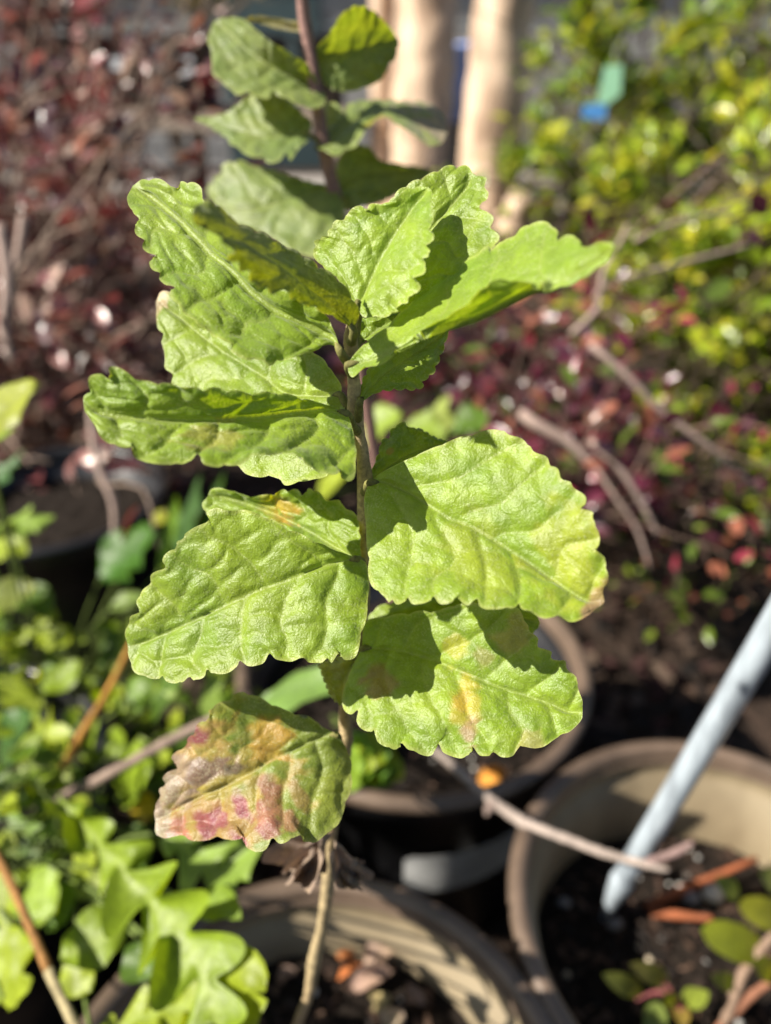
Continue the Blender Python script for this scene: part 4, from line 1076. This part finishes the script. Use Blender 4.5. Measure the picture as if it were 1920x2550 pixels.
def make_shrub(name, label, base, centre, radii, n_main, n_twig, n_leaf, n_part, ln, palette, mat, twig_col, seed, r0=.006, upb=.6, twl=(.06, .18), ext=(), asp=.52, group=None, shell=.5, clumps=0, aim=.3):
    rg = random.Random(seed)
    t = thing(name, label, 'weed' if 'weed' in name else 'plant' if 'plant' in name else 'shrub', base, group)
    base, centre = Vector(base), Vector(centre)
    spots = []
    for i in range(n_main + len(ext)):
        if i < n_main:
            while True:
                q = Vector((rg.uniform(-1, 1), rg.uniform(-1, 1), rg.uniform(-1, 1)))
                if shell < q.length < 1:
                    break
            end = centre + Vector((q.x * radii[0], q.y * radii[1], q.z * radii[2]))
            m = base.lerp(end, .5) + Vector((rg.uniform(-.12, .12) * radii[0], rg.uniform(-.12, .12) * radii[1], .25 * radii[2]))
            m2 = base.lerp(end, .2) + Vector((0, 0, .12 * radii[2]))
            path = [base + Vector((rg.uniform(-.03, .03), rg.uniform(-.03, .03), 0)), m2, m, end]
            rr = [r0, r0 * .8, r0 * .5, r0 * .2]
        else:
            path, r1 = ext[i - n_main]
            rr = [r1] * (len(path) - 1) + [r1 * .6]
        b = Bag()
        v, f = tube_geo(path, rr, 6, 14, i, .12)
        b.add(v, f, np.array(twig_col) * rg.uniform(.7, 1.25) if i < n_main else (.38, .28, .235))
        cl = crom([tuple(p) for p in path], 20)
        for k in range(n_twig if i < n_main else 2):
            u = rg.uniform(.35, 1.0)
            p0 = Vector(cl[int(u * 20)])
            tdir = (Vector(cl[min(20, int(u * 20) + 1)]) - Vector(cl[max(0, int(u * 20) - 1)])).normalized()
            dr = (tdir * .5 + Vector((rg.uniform(-1, 1), rg.uniform(-1, 1), rg.uniform(-.5, 1)))).normalized()
            L = rg.uniform(*twl)
            p1 = p0 + dr * L * .5 + Vector((rg.uniform(-.2, .2), rg.uniform(-.2, .2), rg.uniform(-.1, .2))) * L
            p2 = p0 + dr * L + Vector((0, 0, rg.uniform(-.2, .25) * L))
            v, f = tube_geo([p0, p1, p2], [r0 * .28, r0 * .22, r0 * .12], 4, 5, k, 0)
            b.add(v, f, np.array(twig_col) * rg.uniform(.7, 1.35))
            c3 = crom([tuple(p0), tuple(p1), tuple(p2)], 8)
            for j in range(2, 9):
                spots.append((Vector(c3[j]), (Vector(c3[j]) - Vector(c3[j - 1])).normalized()))
        b.build('branch', M['twig'], t)
    rg.shuffle(spots)
    if len(spots) > n_leaf:
        spots = spots[:n_leaf]
    else:
        spots = [spots[k % len(spots)] for k in range(n_leaf)]
    leaves = []
    for p, dr in spots:
        al = (dr * .6 + Vector((rg.uniform(-1, 1), rg.uniform(-1, 1), rg.uniform(-.5, .8)))).normalized()
        nn = Vector((rg.uniform(-1, 1), rg.uniform(-1, 1), rg.uniform(-.2, 1) + upb)) + SUN_DIR * aim
        sd = al.cross(nn)
        if sd.length < 1e-3:
            continue
        sd.normalize()
        nn = sd.cross(al)
        sc = rg.uniform(.6, 1.25)
        p = p + Vector((rg.gauss(0, .4), rg.gauss(0, .4), rg.gauss(0, .4))) * ln * .3
        leaves.append((p, al, sd, nn, sc, rg.randrange(len(palette))))
    if clumps:
        cen = [rg.choice(leaves)[0].copy() for _ in range(clumps)]
        ca = np.array([c[:] for c in cen])
        for i, L in enumerate(leaves):
            j = int(np.argmin(((ca - np.array(L[0])) ** 2).sum(1)))
            leaves[i] = (L[0].lerp(cen[j], rg.uniform(.25, .75)),) + L[1:]
    temps = [leaf_template(ln, ln * asp * rg.uniform(.85, 1.15), c, rg.uniform(.05, .3), k) for k, c in enumerate(palette)]
    key = []
    for i, L in enumerate(leaves):
        x, y, dd = to_px(L[0])
        inside = -10 < x < 1930 and -10 < y < 2560
        key.append((0 if inside else 1, dd / L[4], i))
    key.sort()
    near = {k[2] for k in key[:n_part] if k[0] == 0}
    meshes = {}
    bag = Bag()
    off = world_of(t)
    for i, (p, al, sd, nn, sc, ci) in enumerate(leaves):
        v, f, c = temps[ci]
        if i in near:
            if ci not in meshes:
                o = part('leaf', v, f, M[mat], None, col=np.tile(c, (len(v), 1)))
                meshes[ci] = o.data
            else:
                o = bpy.data.objects.new('leaf', meshes[ci])
                COL.objects.link(o)
            mt = Matrix((al, sd, nn)).transposed().to_4x4() @ Matrix.Scale(sc, 4)
            mt.translation = p - off
            o.parent = t
            o.matrix_basis = mt
        else:
            R = np.array((al, sd, nn)) * sc
            bag.add(v @ R + np.array(p), f, np.array(c) * rg.uniform(.7, 1.2))
    if bag.n:
        o = bag.build('foliage', M[mat], t)
        o['kind'] = 'stuff'
    return t


REDS = [(.15, .045, .050), (.23, .075, .080), (.06, .022, .028), (.42, .21, .20), (.17, .07, .06), (.54, .39, .34), (.28, .18, .13), (.08, .03, .035)]  # palest entries paint pink sunlit highlights into the leaf colour
BROWN = (.34, .25, .195)
make_shrub('burgundy_shrub', 'twiggy burgundy leaved shrub filling the upper left', G(120, 1250, 0), P(130, 480, .95), (.34, .30, .40), 34, 10, 1500, 200, .036, REDS, 'red_leaf', BROWN, 101, .0055, clumps=70,
           ext=[([P(150, 430, .80), P(174, 387, .79), P(230, 338, .78), P(290, 285, .77)], .006), ([P(0, 560, .7), P(20, 700, .7), P(10, 820, .7), P(30, 900, .7)], .006), ([P(60, 540, .72), P(45, 640, .72), P(20, 760, .72)], .005),
                ([P(225, 1000, .75), P(240, 1145, .74), P(285, 1260, .74), P(280, 1380, .75)], .004)])
make_shrub('burgundy_shrub', 'burgundy shrub deeper in the upper left, shade painted into its leaf colours', G(330, 900, 0), P(120, 400, 1.55), (.50, .40, .62), 30, 14, 2400, 120, .046, [tuple(q * .7 for q in c) for c in REDS], 'red_leaf', BROWN, 102, .007)  # palette scaled darker to put deep shade into the foliage colour
make_shrub('dry_shrub', 'low tangle of brown dry stems at left, under the burgundy shrub', G(230, 1330, 0), G(200, 1150, .10), (.32, .22, .16), 34, 9, 700, 100, .032, [(.20, .10, .06), (.26, .15, .10), (.13, .05, .04), (.28, .10, .07), (.30, .22, .17)], 'red_leaf', (.27, .19, .155), 103, .004)
GRS = [(.20, .28, .02), (.30, .36, .024), (.11, .18, .018), (.40, .41, .028), (.15, .24, .03)]
make_shrub('green_shrub', 'dark green shrub behind the blue and green tag, upper right', G(1620, 700, 0), P(1640, 330, 1.9), (.62, .50, .62), 44, 22, 6200, 200, .050, GRS, 'shrub_leaf', (.14, .10, .07), 104, .008, twl=(.10, .28), clumps=130, aim=.9)
make_shrub('green_shrub', 'bright yellow green small leaved shrub at the right edge', G(1990, 1150, 0), P(1880, 700, 1.06), (.31, .24, .38), 60, 24, 10000, 280, .031, [(.28, .36, .022), (.36, .42, .028), (.20, .29, .02), (.46, .44, .03), (.17, .27, .025)], 'shrub_leaf', (.16, .12, .08), 105, .005, clumps=120, aim=1.1)
BUR = [(.12, .02, .045), (.17, .035, .06), (.07, .018, .035), (.34, .05, .08), (.30, .11, .07), (.10, .03, .05), (.09, .14, .02)]
make_shrub('burgundy_shrub', 'low burgundy shrub with tan arching twigs, right of the big right leaf', G(1640, 1420, 0), P(1370, 1085, .86), (.19, .17, .12), 24, 10, 800, 220, .028, BUR, 'red_leaf', (.20, .13, .10), 106, .004,
           ext=[([P(1468, 857, .66), P(1566, 939, .66), P(1648, 1024, .67), P(1774, 1118, .68), P(1900, 1230, .72)], .0031), ([P(1470, 1095, .64), P(1481, 1110, .64), P(1546, 1171, .64), P(1599, 1253, .65), P(1640, 1334, .66)], .0031), ([P(1470, 1140, .68), P(1493, 1179, .68), P(1538, 1245, .68), P(1587, 1318, .69), P(1620, 1420, .7)], .0023),
                ([P(1480, 740, .68), P(1517, 706, .68), P(1607, 678, .68), P(1750, 641, .69), P(1872, 608, .7)], .0023), ([P(1495, 720, .67), P(1505, 669, .67), P(1540, 610, .67), P(1562, 560, .67)], .0023), ([P(1424, 833, .68), P(1485, 771, .68), P(1493, 722, .68)], .0031),
                ([P(1300, 1030, .75), P(1330, 1053, .74), P(1411, 1098, .74), P(1470, 1150, .74)], .006), ([P(1580, 600, .7), P(1650, 565, .7), P(1740, 540, .71), P(1830, 525, .72)], .0023)])
make_shrub('burgundy_shrub', 'burgundy shrub low behind the long right leaf', G(1330, 1150, 0), P(1270, 940, 1.05), (.30, .20, .15), 22, 10, 1000, 120, .032, BUR, 'red_leaf', (.20, .13, .10), 107, .004)
make_shrub('leafy_weed', 'small green leaved weeds in the shade below the burgundy twigs', G(1700, 1500, 0), G(1650, 1330, .18), (.22, .14, .10), 16, 6, 220, 120, .017, [(.13, .20, .02), (.2, .27, .03), (.08, .13, .02), (.3, .10, .06)], 'shrub_leaf', (.15, .10, .07), 108, .003)

WD = [(.20, .28, .02), (.27, .33, .03), (.11, .19, .018), (.08, .14, .016)]
make_shrub('leafy_weed', 'fine bright weed foliage at the left edge over the dark gap', Vector((-.36, .60, .0)), P(90, 1740, .62), (.12, .10, .13), 22, 6, 420, 200, .021, WD, 'weed', (.14, .18, .05), 130, .002, twl=(.03, .08))
make_shrub('leafy_weed', 'fine weed foliage behind the ageing lower left leaf', Vector((-.16, .52, .0)), P(400, 1790, .60), (.10, .08, .09), 18, 6, 260, 160, .020, WD, 'weed', (.14, .18, .05), 131, .002, twl=(.03, .08))
make_shrub('leafy_weed', 'fine weed foliage at the left edge below the crossing twig', Vector((-.28, .38, .2)), P(60, 2130, .44), (.07, .06, .08), 16, 6, 200, 140, .018, WD, 'weed', (.14, .18, .05), 132, .002, twl=(.03, .07))

# ------------------------------------------------------------------ trees with smooth pale bark
def tree(label, base, top, r0, r1, seed, flare=1.25):
    t = thing('bare_tree', label, 'tree', base)
    base, top = Vector(base), Vector(top)
    pts = [base + Vector((0, 0, -.05))] + [base.lerp(top, k) + Vector((.02 * math.sin(seed + 5 * k), .02 * math.cos(seed * 2 + 4 * k), 0)) for k in (.04, .12, .3, .5, .7, 1)]
    rr = [r0 * flare, r0 * flare * .95, r0 * 1.05, r0, (r0 + r1) / 2, r1, r1 * .9]
    v, f = tube_geo(pts, rr, 28, 60, seed, .10)
    part('trunk', v, f, M['bark'], t)
    rg = random.Random(seed)
    for k in range(4):
        a = rg.uniform(0, 6.28)
        e = top + Vector((math.cos(a) * .5, math.sin(a) * .5, rg.uniform(.5, 1.1)))
        v, f = tube_geo([top - Vector((0, 0, .1)), top.lerp(e, .4) + Vector((0, 0, .1)), e], [r1 * .6, r1 * .4, r1 * .12], 10, 16, k, .1)
        part('limb', v, f, M['bark'], t)
    return t


b1 = G(1200, 690, 0)
u_ = (P(1240, 0, 3.0) - P(1190, 560, 3.0)).normalized()
tree('right one of the two pale smooth trunks, sunlit on its left', b1, b1 + Vector((.10, 0, 2.6)), .118, .108, 3)
b2 = G(1025, 620, 0)
tree('left one of the two pale smooth trunks, behind the rear leaves', b2, b2 + Vector((.16, .05, 2.8)), .145, .12, 8)
b3 = G(955, 640, 0)
tree('slim pale trunk left of the two thick ones, mostly hidden', b3 + Vector((0, .3, 0)), b3 + Vector((-.06, .35, 2.8)), .05, .045, 5)
st = thing('tree_stump', 'short broken pale stub leaning beside the right trunk', 'stump', G(1240, 720, 0))
sb0, sb1 = G(1235, 720, 0), P(1310, 455, 2.75)
v, f = tube_geo([sb0, sb0.lerp(sb1, .5), sb0.lerp(sb1, .86), sb1], [.09, .075, .055, .012], 16, 24, 7, .25)
part('stub', v, f, M['bark'], st)

# ------------------------------------------------------------------ far yard: bench with pots, shed wall, tag
M['timber'] = plain('weathered_timber', (.42, .34, .27), .8, .25, 14.0, .25, .004, .4, stretch=(1, 12, 12))
M['siding'] = plain('grey_siding', (.26, .255, .25), .7, .3, 6.0, .18, .004, .3)
M['teal'] = plain('dark_teal_paint', (.035, .06, .065), .5, .4, 8.0, .2)
M['blue'] = plain('blue_plastic', (.16, .24, .55), .4, .45, 10.0, .15)
M['white'] = plain('white_label', (.75, .76, .78), .5, .4, 30.0, .08)
M['taggreen'] = plain('green_tag', (.20, .38, .24), .45, .4, 60.0, .1)
M['tagblue'] = plain('blue_tag', (.05, .17, .38), .45, .4, 60.0, .1)
M['gravel'] = plain('pale_gravel', (.36, .33, .30), .9, .2, 18.0, .35, .02, .8)


def box_geo(c, size, rz=0.0, bev=0.0):
    bm = bmesh.new()
    bmesh.ops.create_cube(bm, size=1.0)
    for q in bm.verts:
        q.co = Vector((q.co.x * size[0], q.co.y * size[1], q.co.z * size[2]))
    if bev:
        bmesh.ops.bevel(bm, geom=list(bm.edges), offset=bev, segments=2, affect='EDGES')
    R = Matrix.Rotation(rz, 3, 'Z')
    v = np.array([(R @ q.co + Vector(c))[:] for q in bm.verts])
    bm.verts.index_update()
    f = [[k.index for k in q.verts] for q in bm.faces]
    bm.free()
    return v, f


xs = np.linspace(-14, 14, 30)
v = np.array([(x, y, .02) for x in xs for y in (5.3 + .15 * math.sin(x * 2), 8.2 + .2 * math.sin(x))])
o = mesh_obj('gravel_path', v, quads(29, 1), M['gravel'])
tag(o, 'pale gravel lane across the far yard', kind='structure')

bench = thing('nursery_bench', 'long timber bench carrying black pots, upper left distance', 'bench', (-1.0, 4.2, 0))
for k in range(5):
    v, f = box_geo((-1.05, 4.0 + .13 * k, .635), (1.9, .115, .035), 0, .004)
    part('slat', v, f, M['timber'], bench, smooth=False)
for sx in (-1.85, -1.05, -.25):
    for sy in (4.03, 4.50):
        v, f = box_geo((sx, sy, .307), (.07, .07, .615), 0, .005)
        part('leg', v, f, M['timber'], bench, smooth=False)
v, f = box_geo((-1.05, 3.925, .585), (1.86, .03, .06), 0, .004)
part('apron', v, f, M['timber'], bench, smooth=False)
for i, (x, y, r) in enumerate([(-1.62, 4.12, .15), (-1.28, 4.15, .15), (-.95, 4.10, .15), (-.62, 4.16, .15), (-.31, 4.12, .13)]):
    t = pot(['leftmost', 'second', 'third', 'fourth', 'rightmost'][i] + ' black pot from the left on the far timber bench', x, y, r, .655 + .30, .30, 'pots on the far bench', seed=20 + i, inner='black_plastic', rimmat='black_plastic', empty=False)
    v, f = box_geo((x - .03 + .02 * i, y - r * .93, .655 + .17), (.06, .004, .075), 0, .001)
    part('label_sticker', v, f, M['white'], t, smooth=False)
for i, (x, lab) in enumerate([(-1.45, 'dry plant in the pots at the left end of the far bench'), (-.80, 'dry plant in the pots at the middle of the far bench')]):
    make_shrub('potted_plant', lab, (x, 4.12, .88), (x, 4.15, 1.22), (.28, .18, .26), 14, 6, 300, 40, .04, [(.16, .12, .07), (.24, .2, .14), (.10, .10, .05), (.30, .25, .2)], 'shrub_leaf', (.22, .17, .13), 120 + i, .005)

shed = thing('shed', 'grey board sided shed across the far end of the yard', 'shed', (0, 9.3, 0))
for k in range(14):
    v, f = box_geo((0, 9.3 - .012 * (k % 2), .1 + .2 * k), (15, .05, .192), 0, .004)
    part('board', v, f, M['siding'], shed, smooth=False)
v, f = box_geo((-1.25, 9.24, 1.02), (1.1, .06, 2.04), 0, .01)
part('door', v, f, M['teal'], shed, smooth=False)
v, f = box_geo((0, 9.15, 2.92), (15.4, .7, .10), 0, .01)
part('roof_edge', v, f, M['siding'], shed, smooth=False)
tub = thing('plastic_tub', 'blue plastic tub on a black crate between the two trunks', 'tub', (.62, 6.4, .55))
v, f = lathe([(.001, .552), (.24, .55), (.30, 1.02), (.325, 1.02), (.325, 1.05), (.29, 1.05), (.23, .58), (.001, .58)], (.72, 6.4, 0), 40)
part('bowl', v, f.tolist(), M['blue'], tub)
cr = thing('plastic_crate', 'black crate under the blue tub', 'crate', (.72, 6.4, 0))
for k in range(5):
    for sy in (6.1, 6.7):
        v, f = box_geo((.72, sy, .08 + .1 * k), (.66, .02, .08), 0, .003)
        part('slat', v, f, M['black_plastic'], cr, smooth=False)
    for sx in (.40, 1.04):
        v, f = box_geo((sx, 6.4, .08 + .1 * k), (.02, .58, .08), 0, .003)
        part('slat', v, f, M['black_plastic'], cr, smooth=False)
v, f = box_geo((.72, 6.4, .535), (.68, .62, .02), 0, .003)
part('lid', v, f, M['black_plastic'], cr, smooth=False)

tg = thing('plant_tag', 'blue and green plastic tag hanging in the dark green shrub', 'tag', P(1525, 170, 1.15))


def tag_quad(px_pts, dd, th, mat, name):
    a = [P(x, y, dd) for x, y in px_pts]
    n_ = (a[1] - a[0]).cross(a[2] - a[0]).normalized() * th
    vs = [p for p in a] + [p + n_ for p in a]
    k = len(a)
    f = [list(range(k)), list(range(k, 2 * k))[::-1]] + [[i, (i + 1) % k, (i + 1) % k + k, i + k] for i in range(k)]
    return part(name, [q[:] for q in vs], f, M[mat], tg, smooth=False)


tag_quad([(1505, 165), (1550, 160), (1545, 235), (1510, 262), (1488, 255)], 1.15, .001, 'taggreen', 'upper_half')
tag_quad([(1487, 257), (1511, 263), (1508, 300), (1448, 293), (1452, 262)], 1.15, .001, 'tagblue', 'lower_half')
stick('tie', tg, [P(1528, 165, 1.15), P(1535, 120, 1.16), P(1560, 80, 1.2)], .001, (.3, .3, .3))
